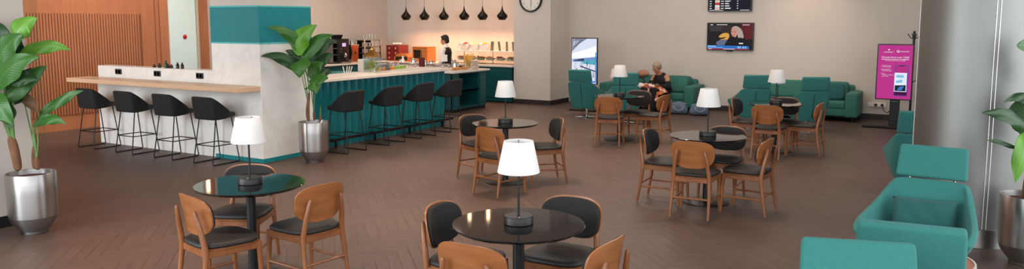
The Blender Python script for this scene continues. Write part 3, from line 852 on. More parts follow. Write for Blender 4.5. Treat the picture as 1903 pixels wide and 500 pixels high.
for u in (.68, .72, .79, .84): Ls.append((scr('paleblue', 150, 196, 236), pol((u, .875), (u + .03, .875), (u + .03, .95), (u, .95))))
def smooth_poly(p, k=4):
    o = []; n = len(p)
    for i in range(n):
        a, b_, c, d = p[i - 1], p[i], p[(i + 1) % n], p[(i + 2) % n]
        for j in range(k):
            t_ = j / k
            o.append(tuple(.5 * (2 * b_[q] + (c[q] - a[q]) * t_ + (2 * a[q] - 5 * b_[q] + 4 * c[q] - d[q]) * t_ ** 2 + (3 * b_[q] - a[q] - 3 * c[q] + d[q]) * t_ ** 3) for q in (0, 1)))
    return o
Ls = [(m_, p if len(p) == 4 else smooth_poly(p)) for m_, p in Ls]
picture('picture', Ls, t, -.0605)
t2, w, h = tv('departures_screen', 'dark flight departures screen above the television', -5.16, -4.19, 2.225, 2.78)
W2, H2 = w / 2 - .018, h / 2 - .018
Ls = [(scr('navy', 20, 22, 34), rect(-W2, -H2, W2, H2))]
wt = scr('white', 236, 236, 240)
lg = [scr('logo_red', 200, 60, 60), scr('logo_blue', 200, 222, 240), scr('logo_orange', 230, 150, 60)]
for i in range(9):
    v = .07 + i * .1
    Ls.append((wt, pol((.03, v + .02), (.08, v + .02), (.08, v + .05), (.03, v + .05))))
    Ls.append((wt if i % 3 else lg[0], pol((.16, v), (.27, v), (.27, v + .085), (.16, v + .085))))
    if i % 3: Ls.append((lg[i % 3], pol((.17, v + .02), (.26, v + .02), (.26, v + .06), (.17, v + .06))))
    Ls.append((wt, pol((.3, v + .02), (.37, v + .02), (.37, v + .05), (.3, v + .05))))
    Ls.append((wt, pol((.4, v + .015), (.46 + .09 * random.random(), v + .015), (.46 + .09 * random.random(), v + .055), (.4, v + .055))))
    Ls.append((wt, pol((.68, v + .02), (.71, v + .02), (.71, v + .05), (.68, v + .05))))
Ls.append((wt, pol((.02, .975), (.36, .975), (.36, .995), (.02, .995)))); Ls.append((wt, pol((.76, .975), (.97, .975), (.97, .995), (.76, .995))))
picture('flight_list', Ls, t2, -.0605)

# ------------------------------------------------------------------ standing screens
ss = thing('display_screen', 'upright screen showing a bright airport concourse behind the lounge chair', 'screen', (-7.47, 15.95, 0))
MB().box((0, 0, 1.12), (.64, .05, 1.04), .005, 1).build('casing', M['tv_black'], ss)
MB().box((0, .03, .33), (.16, .05, .6), .004, 1).build('stand', M['black'], ss); MB().box((0, .05, .02), (.62, .4, .03), .006, 1).build('foot', M['black'], ss)
W2, H2 = .305, .50
def P(u, v): return (-W2 + u * 2 * W2, 1.12 + H2 - v * 2 * H2)
Ls = [(scr('haze', 214, 222, 240, 1.05), rect(-W2, 1.12 - H2, W2, 1.12 + H2)),
      (scr('roof', 150, 150, 170), pol((.0, .0), (.6, .0), (.5, .04), (.1, .2), (0, .3))),
      (scr('haze', 214, 222, 240), pol((.1, .06), (.3, .03), (.2, .12), (.05, .18)))]
for i in range(7): Ls.append((scr('truss', 84, 80, 96), pol((.02 + i * .06, .28 - i * .035), (.06 + i * .06, .26 - i * .035), (.2 + i * .07, .01), (.17 + i * .07, .01))))
Ls += [(scr('glow', 245, 246, 252, 1.1), pol((.0, .34), (1, .16), (1, .4), (0, .44))),
       (scr('bandblue', 110, 150, 200), pol((.04, .47), (1, .4), (1, .52), (.04, .52))), (scr('banddark', 60, 66, 90), pol((.1, .48), (.5, .44), (.5, .5), (.1, .5))),
       (scr('teal', 80, 170, 190), pol((.45, .5), (.95, .48), (.95, .58), (.45, .56))), (scr('marble', 226, 226, 240), pol((0, .6), (1, .58), (1, 1), (0, 1))),
       (scr('railing', 60, 80, 120), pol((.34, .6), (1, .72), (1, .75), (.34, .63)))]
for i in range(46):
    u, v = random.uniform(.03, .9), random.uniform(.5, .92)
    s = .01 + .02 * (v - .45)
    Ls.append((scr('crowd', 34, 34, 48), pol((u, v), (u + s, v), (u + s, v + .05 + s), (u, v + .05 + s))))
Ls.append((scr('edge_blue', 60, 130, 220), pol((.96, .3), (1, .3), (1, .98), (.6, .98), (.6, .96), (.96, .94))))
picture('picture', Ls, ss, -.0255)

ps = thing('advert_screen', 'tall pink advertising screen on a black stand beside the coat rack', 'screen', (-1.215, 16.3, 0))
MB().box((0, 0, 1.055), (.62, .06, 1.05), .006, 1).build('casing', M['tv_black'], ps)
sd = MB().box((.03, .04, .28), (.17, .07, .56), .004, 1).build('stand', M['black'], ps)
MB().box((-.1, .02, .03), (.80, .44, .04), .006, 1).build('foot', M['black'], ps)
text('PRIMECLASS', .022, scr('dimwhite', 150, 150, 150, .5), sd, (.03, .003, .50), 'lettering')
W2, H2 = .29, .505
def P(u, v): return (-W2 + u * 2 * W2, 1.055 + H2 - v * 2 * H2)
pink = scr('pink', 186, 50, 136, 1.0); wt = scr('white', 236, 236, 240)
Ls = [(pink, rect(-W2, 1.055 - H2, W2, 1.055 + H2)),
      (scr('phone_edge', 112, 60, 150), pol((.5, .38), (.53, .365), (.88, .365), (.91, .38), (.91, .93), (.88, .945), (.53, .945), (.5, .93))),
      (scr('phone_pink', 178, 46, 128), pol((.525, .38), (.885, .38), (.885, .55), (.525, .55))), (scr('notch', 60, 20, 60), pol((.62, .375), (.79, .375), (.77, .39), (.64, .39))),
      (scr('card_white', 226, 236, 246), pol((.51, .51), (.87, .51), (.87, .86), (.51, .86))), (scr('card_sky', 130, 190, 226), pol((.56, .55), (.78, .55), (.78, .6), (.56, .6))),
      (scr('card_sky', 130, 190, 226), pol((.56, .66), (.74, .63), (.74, .69), (.56, .7))), (scr('card_dark', 24, 34, 48), pol((.53, .745), (.85, .735), (.85, .85), (.53, .85))),
      (scr('card_blue', 60, 120, 190), pol((.66, .77), (.8, .75), (.74, .83), (.6, .84))), (scr('phone_base', 70, 12, 60), pol((.525, .87), (.885, .87), (.885, .93), (.525, .93))),
      (wt, pol((.445, .10), (.449, .10), (.449, .135), (.445, .135))),
      (wt, oval(P(.575, .115)[0], P(.575, .115)[1], .022, .022)), (pink, oval(P(.58, .115)[0], P(.58, .115)[1], .013, .013)),
      (wt, pol((.29, .075), (.305, .075), (.305, .105), (.29, .105))), (wt, oval(P(.315, .083)[0], P(.315, .083)[1], .012, .010))]
picture('picture', Ls, ps, -.0305)
yz = -.0345
def tx(s, sz, u, v, al='CENTER', bd=0.0): x, z = P(u, v); text(s, sz, wt, ps, (x, yz, z), 'lettering', (pi / 2, 0, 0), al, bd)
tx('primeclass', .036, .29, .128); tx('pressreader', .034, .76, .115)
tx('Choose from over 7,000', .047, .5, .225); tx('international newspapers and magazines', .0285, .5, .262, bd=.0006); tx('with complimentary access for our guests', .02, .5, .288)
for v, a, b in ((.38, '1  Join the Lounge', '    Wi-Fi Network'), (.45, '2  Download the', '    PressReader app'), (.53, '3  Enjoy', '    thousands of titles of')):
    tx(a, .024, .09, v, 'LEFT'); tx(b, .024, .09, v + .025, 'LEFT')
tx('    your choice', .024, .09, .58, 'LEFT')

# wall outlet with cables
so = thing('wall_socket', 'white double wall socket with black plugs beside the pink screen', 'socket', (-1.60, 17.545, .30))
MB().box((0, -.008, 0), (.34, .016, .09), .004, 1).build('plate', M['white'], so)
for x in (-.02, .1): MB().cyl((x, -.016, 0), .028, .05, 14, rot=(pi / 2, 0, 0)).build('plug', M['black'], so)
cb = MB().tube([(-1.50, 17.47, .3), (-1.46, 17.4, .2), (-1.38, 17.35, .16), (-1.32, 17.3, .26), (-1.3, 17.1, .45), (-1.27, 16.8, .56), (-1.22, 16.42, .58)], .007, 8).build('power_cable', M['black']); tag(cb, 'black cable drooping from the wall socket to the pink screen', 'cable')

# coat rack
cr_ = thing('coat_rack', 'slim dark coat rack behind the steel column', 'coat rack', (-.945, 16.75, 0))
MB().tube([(0, 0, .02), (0, 0, 1.82)], .022, 12).build('pole', M['black'], cr_)
MB().lathe([(0, 0), (.2, 0), (.2, .015), (.04, .03), (0, .03)], seg=28).build('base', M['black'], cr_)
for z, n_, off in ((1.72, 4, .4), (.9, 4, 0), (1.25, 0, 0)):
    for i in range(n_):
        a = off + i * pi / 2
        MB().tube([(0, 0, z - .06), (.07 * cos(a), .07 * sin(a), z - .02), (.12 * cos(a), .12 * sin(a), z + .05)], .008, 8).build('hook', M['black'], cr_)

# ------------------------------------------------------------------ cafe tables, lamps
tbl = thing('cafe_table', 'x', 'table', (0, 0, 0), 0, 'round black cafe tables')
MB().lathe([(0, .725), (.39, .725), (.413, .738), (.417, .745), (.412, .75), (0, .75)], seg=72).build('tabletop', M['tabletop'], tbl, 25)
MB().cyl((0, 0, .012), .036, .713, 24).build('pole', M['black'], tbl)
MB().lathe([(0, 0), (.25, 0), (.25, .008), (.235, .014), (.05, .018), (.045, .03), (0, .03)], seg=48).build('base', M['black'], tbl, 30)
lmp = thing('table_lamp', 'x', 'lamp', (0, 0, .75), 0, 'cordless table lamps')
MB().lathe([(0, 0), (.088, 0), (.092, .004), (.092, .046), (.087, .052), (0, .052)], seg=40).build('base', M['black'], lmp)
MB().cyl((.035, -.05, .052), .008, .003, 12).build('switch', M['steel_dark'], lmp)
MB().cyl((0, 0, .05), .0075, .41, 12).build('stem', M['black'], lmp)
sh = MB().lathe([(.131, .325), (.132, .327), (.091, .520), (.0895, .520), (.129, .327), (.131, .325)], seg=56).build('shade', M['shade'], lmp, 40)
sp = MB()
for i in range(3): sp.tube([(0, 0, .455), (.0895 * cos(i * 2.094), .0895 * sin(i * 2.094), .512)], .0025, 6)
sp.build('spider', M['black'], sh)
MB().ball((0, 0, .43), .022, sub=2).build('bulb', M['white'], lmp)

TAB = {'A': (-4.77, 4.11), 'B': (-2.37, 4.12), 'C': (-4.94, 8.26), 'D': (-2.45, 8.44), 'E': (-5.09, 12.28), 'F': (-2.54, 12.35)}
TL = {'A': ('round black table reflecting teal, front left near the counter', 'lamp on the front left table reflecting teal'),
      'B': ('round black table nearest the camera, in the middle', 'lamp with the largest white shade, on the nearest table'),
      'C': ('round black table between the bar and the nearest lamp', 'small lamp on the table in front of the white pillar'),
      'D': ('round black table with four chairs, right of centre', 'lamp on the four-chair table right of centre'),
      'E': ('round black table in front of the seated woman', 'lamp on the table in front of the seated woman'),
      'F': ('round black table before the two lounge chairs at the back right', 'lamp on the table before the right-hand sofa')}
for i, k in enumerate('ABCDEF'):
    x, y = TAB[k]
    if i == 0: t, l = tbl, lmp; t['label'] = TL[k][0]; l['label'] = TL[k][1]
    else: t = dup(tbl, (x, y, 0), 0, TL[k][0]); l = dup(lmp, (x, y, .75), 0, TL[k][1])
    t.location = (x, y, 0); l.location = (x, y, .75)

# ------------------------------------------------------------------ dining chairs
def superpt(a, n=3.0):
    c, s = cos(a), sin(a)
    return (abs(c) ** (2 / n)) * (1 if c >= 0 else -1), (abs(s) ** (2 / n)) * (1 if s >= 0 else -1)

def back_panel(hw, hh, th, zc, off, rnd=.0):
    """curved rounded backrest; front faces -Y. off = y offset of its rear face."""
    b = MB(); NR, NA = 7, 56
    def pt(u, v, d):
        # u,v in -1..1
        w = hw * (1.0 - .07 * (1 - v) * .5 * 2 * .5)
        x = u * w; z = v * hh
        y = -.055 * (abs(u)) ** 2 + off - d
        # lean back 10 deg
        return (x, y + z * tan(R(9)), zc + z)
    def ring(f, d):
        out = []
        for i in range(NA):
            su, sv = superpt(2 * pi * i / NA, 3.1)
            if sv < 0: su *= (1 - .10 * sv * sv)
            out.append(pt(su * f, sv * f, d))
        return out
    rows = [[pt(0, 0, 0)] * NA] if False else []
    fs = [.02, .35, .7, .92, 1.0]
    rows = [ring(f, 0) for f in fs]
    rows += [ring(1.0, th * .5)] if rnd == 0 else [ring(1.015, th * .4)]
    rows += [ring(1.0 if rnd == 0 else .985, th if rnd == 0 else th * .8)]
    if rnd: rows += [ring(.93, th)]
    rows += [ring(f, th * (1 + rnd * (1 - f))) for f in (.9, .6, .3, .02)]
    b.grid(rows, True)
    return b

def make_chair():
    t = thing('dining_chair', 'x', 'chair', (0, 0, 0), 0, 'wooden cafe chairs')
    for s in (-1, 1):
        MB().tube([(s * .195, -.19, .425), (s * .198, -.20, .25), (s * .203, -.212, .012)], [.021, .019, .013], 10).build('leg', M['chairwood'], t)
        MB().tube([(s * .195, .255, .012), (s * .19, .215, .25), (s * .182, .195, .42), (s * .165, .222, .58), (s * .142, .243, .70), (s * .14, .2455, .712)],
                  [.013, .018, .022, .019, .014, .006], 10).build('leg', M['chairwood'], t)
    fr = MB()
    fr.box((0, -.195, .402), (.37, .022, .05), .004, 1); fr.box((0, .19, .402), (.35, .022, .05), .004, 1)
    for s in (-1, 1): fr.box((s * .190, 0, .402), (.022, .38, .05), .004, 1, (0, 0, s * .03))
    fr.build('seat_frame', M['chairwood'], t)
    st = MB()
    for s in (-1, 1): st.tube([(s * .2, -.205, .185), (s * .191, .222, .185)], .011, 8)
    st.tube([(-.19, .222, .215), (.19, .222, .215)], .011, 8)
    st.build('stretcher', M['chairwood'], t)
    # seat: rounded D, thin wooden pan and domed cushion
    def outline(f, n=40):
        out = []
        for i in range(n):
            su, sv = superpt(2 * pi * i / n, 3.4)
            out.append((su * .225 * f * (1 - .07 * sv), sv * .225 * f - .005))
        return out
    b = MB(); rows = []
    for f, z in ((.02, .425), (.97, .425), (1.0, .429), (1.0, .434), (.97, .438), (.02, .438)): rows.append([(x, y, z) for x, y in outline(f)])
    b.grid(rows, True).build('seat_pan', M['chairwood'], t)
    b = MB(); rows = []
    for f, z in ((.02, .436), (.95, .436), (1.0, .446), (1.005, .456), (.97, .468), (.88, .475), (.6, .479), (.3, .48), (.02, .48)): rows.append([(x, y, z) for x, y in outline(f)])
    b.grid(rows, True).build('seat', M['blackleather'], t, 60)
    back_panel(.232, .142, .012, .662, .222).build('backrest', M['plywood'], t, 50)
    back_panel(.222, .132, .026, .662, .210, .25).build('back_pad', M['blackmat'], t, 70)
    return t
CH = make_chair(); first = [True]
def chair(bx, by, fx, fy, lab):
    l = sqrt(fx * fx + fy * fy); fx, fy = fx / l, fy / l
    rz = math.atan2(fy, fx) + pi / 2        # local -Y -> (fx,fy)
    loc = (bx + fx * .25, by + fy * .25, 0)
    if first[0]:
        first[0] = False; CH.location = loc; CH.rotation_euler = (0, 0, rz); CH['label'] = lab
    else: dup(CH, loc, rz, lab)
chair(-4.64, 3.42, .22, .97, 'wooden chair with its plywood back to us, left of the front left table')
chair(-4.06, 4.2, -.96, .12, 'wooden chair seen side-on at the right of the front left table')
chair(-5.20, 4.52, .45, -.9, 'chair behind the front left table, dark pad facing us')
chair(-3.03, 4.12, 1, .12, 'chair with dark oval pad at the left of the nearest table')
chair(-2.30, 4.80, .02, -1, 'chair with wide dark pad behind the nearest table')
chair(-2.30, 3.40, .0, 1, 'cropped chair with plywood back, front left of the nearest table')
chair(-1.62, 3.92, -1, .05, 'cropped chair with plywood back, front right of the nearest table')
chair(-4.72, 7.44, .2, .98, 'chair with plywood back in front of the table near the bar')
chair(-5.58, 8.42, .9, -.35, 'dark-padded chair half hidden behind the table near the bar')
chair(-4.36, 8.68, -.72, -.7, 'chair with dark pad at the right of the table near the bar')
chair(-3.12, 8.26, 1, .05, 'dark-padded chair at the left of the four-chair table')
chair(-2.37, 7.58, -.05, 1, 'chair with plywood back toward us at the front of the four-chair table')
chair(-1.70, 8.2, -1, .08, 'chair seen edge-on at the right of the four-chair table')
chair(-2.36, 8.98, 0, -1, 'dark-padded chair behind the four-chair table')
chair(-4.95, 11.45, -.25, .97, 'chair with plywood back left of the table before the seated woman')
chair(-4.26, 12.33, -1, .1, 'chair at the right of the table before the seated woman')
chair(-4.97, 12.92, .10, -1, 'dark-padded chair behind the table before the seated woman')
chair(-3.20, 12.30, 1, -.05, 'dark-padded chair at the left of the table by the lounge chairs')
chair(-2.49, 11.48, -.02, 1, 'chair with plywood back in front of the table by the lounge chairs')
chair(-1.83, 12.26, -1, .05, 'chair seen edge-on right of the table by the lounge chairs')
chair(-2.49, 12.88, 0, -1, 'dark-padded chair behind the table by the lounge chairs')

# ------------------------------------------------------------------ bar stools
def make_stool():
    t = thing('bar_stool', 'x', 'stool', (0, 0, 0), 0, 'black bar stools')
    # seat pad, front -Y
    b = MB(); rows = []
    def ol(f, n=36):
        o = []
        for i in range(n):
            su, sv = superpt(2 * pi * i / n, 4.5); o.append((su * .215 * f, sv * .2 * f - .02))
        return o
    for f, z in ((.02, .655), (.9, .655), (.98, .665), (1, .69), (.98, .71), (.9, .718), (.5, .722), (.02, .723)): rows.append([(x, y, z + .0 * y) for x, y in ol(f)])
    b.grid(rows, True).build('seat', M['blackleather'], t, 60)
    # bucket back
    path = [(-.232, -.08), (-.238, .03), (-.238, .12), (-.222, .185), (-.19, .205), (-.09, .218), (0, .222), (.09, .218), (.19, .205), (.222, .185), (.238, .12), (.238, .03), (.232, -.08)]
    top = [.735, .83, .91, .950, .955, .957, .958, .957, .955, .950, .91, .83, .735]
    bot = [.655, .640, .632, .63, .63, .63, .63, .63, .63, .63, .632, .640, .655]
    rows = []
    for k in range(9):
        f = k / 8; row = []
        for (x, y), zt, zb in zip(path, top, bot):
            z = zb + (zt - zb) * f; s_ = 1 + .02 * (z - .65) / .3
            row.append((x * s_ - 0 * x, y + .10 * max(0, y + .05) * (z - .65) / .3 * 1.6, z))
        rows.append(row)
    b = MB().grid(rows)
    b.build('backrest', M['blackmat'], t, 70, mods=(('SOLIDIFY', dict(thickness=.045, offset=-1)), ('SUBSURF', dict(levels=1, render_levels=2))))
    for s in (-1, 1):
        MB().tube([(s * .17, -.13, .658), (s * .205, -.215, .03), (s * .207, -.205, .012), (s * .21, -.19, .009), (s * .21, .22, .009), (s * .207, .235, .012), (s * .205, .238, .03), (s * .17, .14, .655)], .0085, 8).build('leg_frame', M['black'], t)
    zf = .27
    a = .2; q = (.658 - zf) / .628; xf = .17 + .035 * q; yf = -.13 - .085 * q; yb = .14 + .098 * q
    MB().tube([(-xf, yf, zf), (xf, yf, zf)], .0075, 8).tube([(-xf, yb, zf), (xf, yb, zf)], .0075, 8).tube([(-xf, yf, zf), (-xf, yb, zf)], .0075, 8).tube([(xf, yf, zf), (xf, yb, zf)], .0075, 8).build('footrest', M['black'], t)
    return t
ST = make_stool()
fs = [True]
def stool(x, y, rz, lab):
    if fs[0]: fs[0] = False; ST.location = (x, y, 0); ST.rotation_euler = (0, 0, rz); ST['label'] = lab
    else: dup(ST, (x, y, 0), rz, lab)
for x, l in ((-12.0, 'black bar stool at the far left end of the white counter'), (-11.02, 'second black stool from the left at the white counter'),
             (-10.09, 'third black stool from the left at the white counter'), (-9.2, 'black stool at the white counter nearest the teal-banded column')):
    stool(x, 7.36, pi, l)
for y, l in ((9.01, 'black stool at the teal bar nearest the potted plant'), (9.97, 'second stool along the teal bar from the plant'),
             (10.83, 'third stool along the teal bar from the plant'), (11.72, 'black stool at the far end of the teal bar by the island')):
    stool(-8.275, y, -pi / 2, l)

# ------------------------------------------------------------------ lounge chairs (face -Y)
def make_lounge(two=False):
    t = thing('lounge_chair', 'x', 'armchair', (0, 0, 0), 0, 'teal swivel lounge chairs')
    # shell : left arm front -> back -> right arm front
    top = [(-.365, -.35, .465), (-.388, -.27, .51), (-.375, -.10, .54), (-.335, .08, .59), (-.295, .24, .67), (-.262, .35, .745), (-.245, .372, .764), (-.12, .38, .768), (0, .382, .768)]
    bot = [(-.25, -.33, .40), (-.265, -.26, .33), (-.26, -.10, .25), (-.25, .04, .225), (-.235, .13, .215), (-.205, .19, .21), (-.185, .20, .21), (-.1, .205, .208), (0, .206, .207)]
    mir = lambda L: L + [(-x, y, z) for x, y, z in reversed(L[:-1])]
    top, bot = mir(top), mir(bot)
    rows = []
    for k in range(8):
        f = k / 7; row = []
        for a, b in zip(bot, top):
            p = Vector(a).lerp(Vector(b), f)
            kk = max(0, 1 - abs(f - .48) / .52)
            p.x += .03 * kk * (1 if a[0] > 0 else -1) * min(1, abs(a[0]) / .2) * (1 if a[1] < .16 else .55)
            row.append(p)
        rows.append(row)
    MB().grid(rows).build('shell', M['teal_fab'], t, 80, mods=(('SOLIDIFY', dict(thickness=.05, offset=0)), ('BEVEL', dict(width=.012, segments=2, limit_method='ANGLE', angle_limit=R(50))), ('SUBSURF', dict(levels=1, render_levels=1))))
    MB().tube([(0, .398, .72), (0, .322, .5), (0, .25, .27)], .006, 6).build('back_seam', M['seam'], t)
    # headrest
    b = MB(); rows = []
    hb, ht = .247, .222
    b.box((0, 0, 0), (.50, .065, .255), .022, 4)
    for v in b.bm.verts: v.co.x *= 1 - .05 * (v.co.z / .255 + .5); v.co.y += -.25 * (v.co.x ** 2)
    bmesh.ops.transform(b.bm, matrix=Matrix.Translation((0, .424, .896)) @ Matrix.Rotation(R(-16), 4, 'X'), verts=b.bm.verts)
    b.build('headrest', M['teal_fab'], t, 60)
    for x in (-.16, .16): MB().tube([(x, .38, .745), (x, .405, .80)], .008, 8).build('headrest_bracket', M['chrome'], t)
    b = MB(); b.box((0, -.10, .355), (.50, .56, .15), .05, 4)
    b.build('seat', M['teal_fab'], t, 60)
    MB().cyl((0, -.05, .02), .03, .26, 20).build('stem', M['chrome'], t)
    MB().lathe([(0, 0), (.25, 0), (.25, .008), (.235, .016), (.04, .024), (0, .026)], (0, -.05, 0), 48).build('base', M['chrome'], t)
    return t
LO = make_lounge()
lf = [True]
def lounge(hx, hy, fx, fy, lab):
    """hx,hy: headrest centre; (fx,fy): facing"""
    l = sqrt(fx * fx + fy * fy); fx, fy = fx / l, fy / l
    rz = math.atan2(fy, fx) + pi / 2
    loc = (hx + fx * .44, hy + fy * .44, 0)
    if lf[0]: lf[0] = False; LO.location = loc; LO.rotation_euler = (0, 0, rz); LO['label'] = lab; return LO
    return dup(LO, loc, rz, lab)
l5 = lounge(-.205, 6.92, -.12, -1, 'teal lounge chair facing us beside the steel column, with a pillow')
lounge(-.2, 4.17, -.09, 1, 'teal lounge chair with its back to us, in front of the pillow chair')
lounge(-.39, 3.74, .28, -.95, 'cropped teal lounge chair headrest at the bottom edge')
lounge(-0.408, 9.557, -0.053, 0.999, 'teal lounge chair with its back to us, half hidden behind the steel column')
lounge(.02, 13.45, -.1, -1, 'teal lounge chair facing us, nearly all hidden behind the steel column')
lounge(-6.86, 14.42, -.12, 1, 'teal lounge chair with its back to us, in front of the concourse screen')
lounge(-5.70, 14.06, -.45, .87, 'teal lounge chair seen behind the lamp near the seated woman')
lounge(-3.35, 14.62, -.42, .9, 'left one of the two teal lounge chairs facing the right sofa')
lounge(-2.33, 14.62, -.45, .89, 'right one of the two teal lounge chairs facing the right sofa')
# pillow in the near lounge chair
pw = MB(); NU, NV = 17, 11
for sgn in (1, -1):
    g_ = []
    for i in range(NV):
        r_ = []
        for j_ in range(NU):
            u, v = -1 + 2 * j_ / (NU - 1), -1 + 2 * i / (NV - 1)
            e_ = max(0, (1 - u ** 6)) ** .45 * max(0, (1 - v ** 4)) ** .5
            k_ = 1 - .05 * (1 - abs(u)) * abs(v) - 0
            r_.append((u * .225 * (1 - .06 * (1 - v * v)), sgn * .06 * e_ + .006 * sin(9 * u + 4 * v) * e_, v * .125 * (1 - .08 * (1 - u * u) * abs(v))))
        g_.append(r_)
    pw.grid(g_)
bmesh.ops.remove_doubles(pw.bm, verts=pw.bm.verts, dist=.0008)
pw = pw.build('lumbar_pillow', M['teal_fab_dark'], None, 80)
pw.location = (-.235, 6.62, .535); pw.rotation_euler = (R(-26), 0, R(2)); tag(pw, 'dark teal lumbar pillow on the lounge chair facing us', 'pillow')

# coffee tables
def coffee(x, y, lab, z=.46, r_=.35):
    t = thing('coffee_table', lab, 'table', (x, y, 0), 0, 'round coffee tables')
    MB().lathe([(0, z - .03), (r_ - .012, z - .03), (r_ - .012, z), (0, z)], seg=64).build('tabletop', M['table_brown'], t, 30)
    MB().lathe([(r_ - .012, z - .035), (r_, z - .033), (r_, z + .003), (r_ - .012, z + .003)], seg=64).build('edge_band', M['rim_white'], t, 30)
    MB().cyl((0, 0, .01), .03, z - .03, 20).build('pole', M['steel_dark'], t)
    MB().lathe([(0, 0), (.2, 0), (.2, .01), (.03, .02), (0, .02)], seg=40).build('base', M['steel_dark'], t)
coffee(-.24, 5.52, 'round brown coffee table between the two near lounge chairs', .49)
coffee(-6.55, 15.62, 'round brown coffee table in front of the left sofa')
coffee(-3.25, 15.95, 'round brown coffee table in front of the right sofa')
dup(lmp, (-6.62, 15.75, .46), 0, 'lamp mostly hidden behind the lamp near the seated woman')
dup(lmp, (-3.25, 15.95, .46), 0, 'lamp on the low table, half behind the lamp before the right sofa')

# ------------------------------------------------------------------ sofas
def sofa(lab, x0, x1):
    w = x1 - x0
    t = thing('sofa', lab, 'sofa', ((x0 + x1) / 2, 17.08, 0))
    MB().box((0, 0, .19), (w - .2, .78, .16), .03, 3).build('base', M['teal_sofa'], t)
    aw = .24
    for s in (-1, 1): MB().box((s * (w / 2 - aw / 2), -.02, .345), (aw, .84, .49), .045, 4).build('armrest', M['teal_sofa'], t)
    MB().box((0, .32, .42), (w - .3, .18, .56), .05, 3).build('backrest', M['teal_sofa'], t)
    cw = (w - 2 * aw) / 2
    for s in (-1, 1):
        MB().box((s * cw / 2, -.08, .335), (cw - .01, .64, .16), .045, 4).build('seat_cushion', M['teal_sofa'], t)
        MB().box((s * cw / 2, .17, .58), (cw - .02, .17, .38), .06, 4, (R(-12), 0, 0)).build('back_cushion', M['teal_sofa'], t)
    for sx in (-1, 1):
        for sy in (-1, 1): MB().cyl((sx * (w / 2 - .1), sy * .3, 0), .018, .12, 12).build('leg', M['black'], t)
sofa('teal two-seat sofa where the woman sits', -7.42, -5.16)
sofa('teal two-seat sofa at the back right near the pink screen', -4.02, -1.86)
def cushion(x, y, z, rx, rz, lab, m='teal_sofa', s=(.46, .14, .40)):
    o = MB().box((0, 0, 0), s, .06, 4).build('cushion', M[m], None, 70)
    o.location = (x, y, z); o.rotation_euler = (rx, 0, rz); tag(o, lab, 'cushion')
cushion(-2.36, 16.92, .585, R(-20), R(8), 'square teal cushion at the right end of the right sofa', 'teal_fab_dark', (.44, .13, .36))
cushion(-5.62, 16.98, .60, R(-20), R(-6), 'square teal cushion at the right of the seated woman')

# ------------------------------------------------------------------ potted plants (local x = picture right, y = away)
def pot_mesh(parent):
    pr = [(0, 0), (.115, 0), (.12, .006), (.118, .02), (.128, .035), (.185, .11), (.205, .165)]
    MB().lathe(pr, seg=56).build('pot_foot', M['steel_dark'], parent, 50)
    MB().lathe([(.205, .165), (.209, .20), (.212, .40), (.213, .575), (.210, .58), (.203, .578), (.200, .54), (.198, .50)], seg=56).build('pot', M['steel'], parent, 50)
    MB().lathe([(0, .535), (.202, .53)], seg=40).build('soil', M['soil'], parent, 50)

def leaf(b, p0, p1, w, sag=.0, mid=None, roll=0.0, n=14, fold=.25, wav=.02, face=None):
    """blade from p0 to p1 bent through mid; w = full width"""
    p0, p1 = Vector(p0), Vector(p1)
    m_ = Vector(mid) if mid is not None else (p0 + p1) / 2 + Vector((0, 0, sag))
    pts = []
    for i in range(n + 1):
        t = i / n; pts.append(p0 * (1 - t) ** 2 + m_ * 2 * t * (1 - t) + p1 * t * t)
    rows = []; ph = random.random() * 6
    f0 = Vector(face) if face is not None else Vector((0, -1, .35))
    for i, p in enumerate(pts):
        t = i / n
        tg = (pts[min(i + 1, n)] - pts[max(i - 1, 0)]).normalized()
        nr = f0 - tg * f0.dot(tg)
        if nr.length < .05: nr = tg.orthogonal()
        nr.normalize(); sd = tg.cross(nr)
        q = Matrix.Rotation(roll, 3, tg); nr, sd = q @ nr, q @ sd
        wd = w * .54 * (sin(pi * min(1, (t * .97 + .02)) ** .85) ** .85) * (1 - .25 * t ** 3) if t < 1 else 0.0
        if t == 1: wd = w * .01
        row = []
        for k in range(-3, 4):
            s = k / 3
            rip = wav * sin(11 * t + ph + 2.5 * s) * abs(s)
            row.append(p + sd * wd * s + nr * (fold * wd * abs(s) * -1.0 * 1 + rip * min(1, wd / .05)))
        rows.append(row)
    b.grid(rows)
    lu, lv = b.bm.verts.layers.float['leaf_u'], b.bm.verts.layers.float['leaf_v']
    for i, row in enumerate(b.last):
        for k, v in enumerate(row): v[lu] = (k - 3) / 3; v[lv] = i / n

def build_plant(lab, loc, s_px, cx_px, by_px, leaves, canes, stems):
    t = thing('potted_plant', lab, 'plant', loc, YAW, 'big-leaved plants in steel pots')
    pot_mesh(t)
    def W(px, py, d=0.0):
        k = s_px; return ((px - cx_px) / k, d, (by_px - py) / k)
    for cn in canes:
        pts, rad = cn; MB().tube([W(*p) for p in pts], rad, 16).build('trunk', M['bark'], t, 70, mods=(('SUBSURF', dict(levels=1, render_levels=2)),))
    sb = MB()
    for st_ in stems: sb.tube([W(*p) for p in st_[0]], [st_[1] * .75] + [st_[1] * .6] * (len(st_[0]) - 2) + [st_[1] * .4], 8)
    sb.build('stalk', M['stem'], t, 60)
    groups = {}
    for lf_ in leaves: groups.setdefault(lf_.get('m', 'leaf'), []).append(lf_)
    for mname, L in groups.items():
        b = MB(); b.bm.verts.layers.float.new('leaf_u'); b.bm.verts.layers.float.new('leaf_v')
        for q in L:
            leaf(b, W(*q['a']), W(*q['b']), q['w'] * 1.18 / s_px, 0, W(*q['c']) if 'c' in q else None, q.get('r', 0), face=q.get('f'), fold=q.get('fold', .22))
        b.build('foliage', M[mname], t, 80, mods=(('SOLIDIFY', dict(thickness=.003, offset=0)), ('SUBSURF', dict(levels=1, render_levels=1))))
    return t

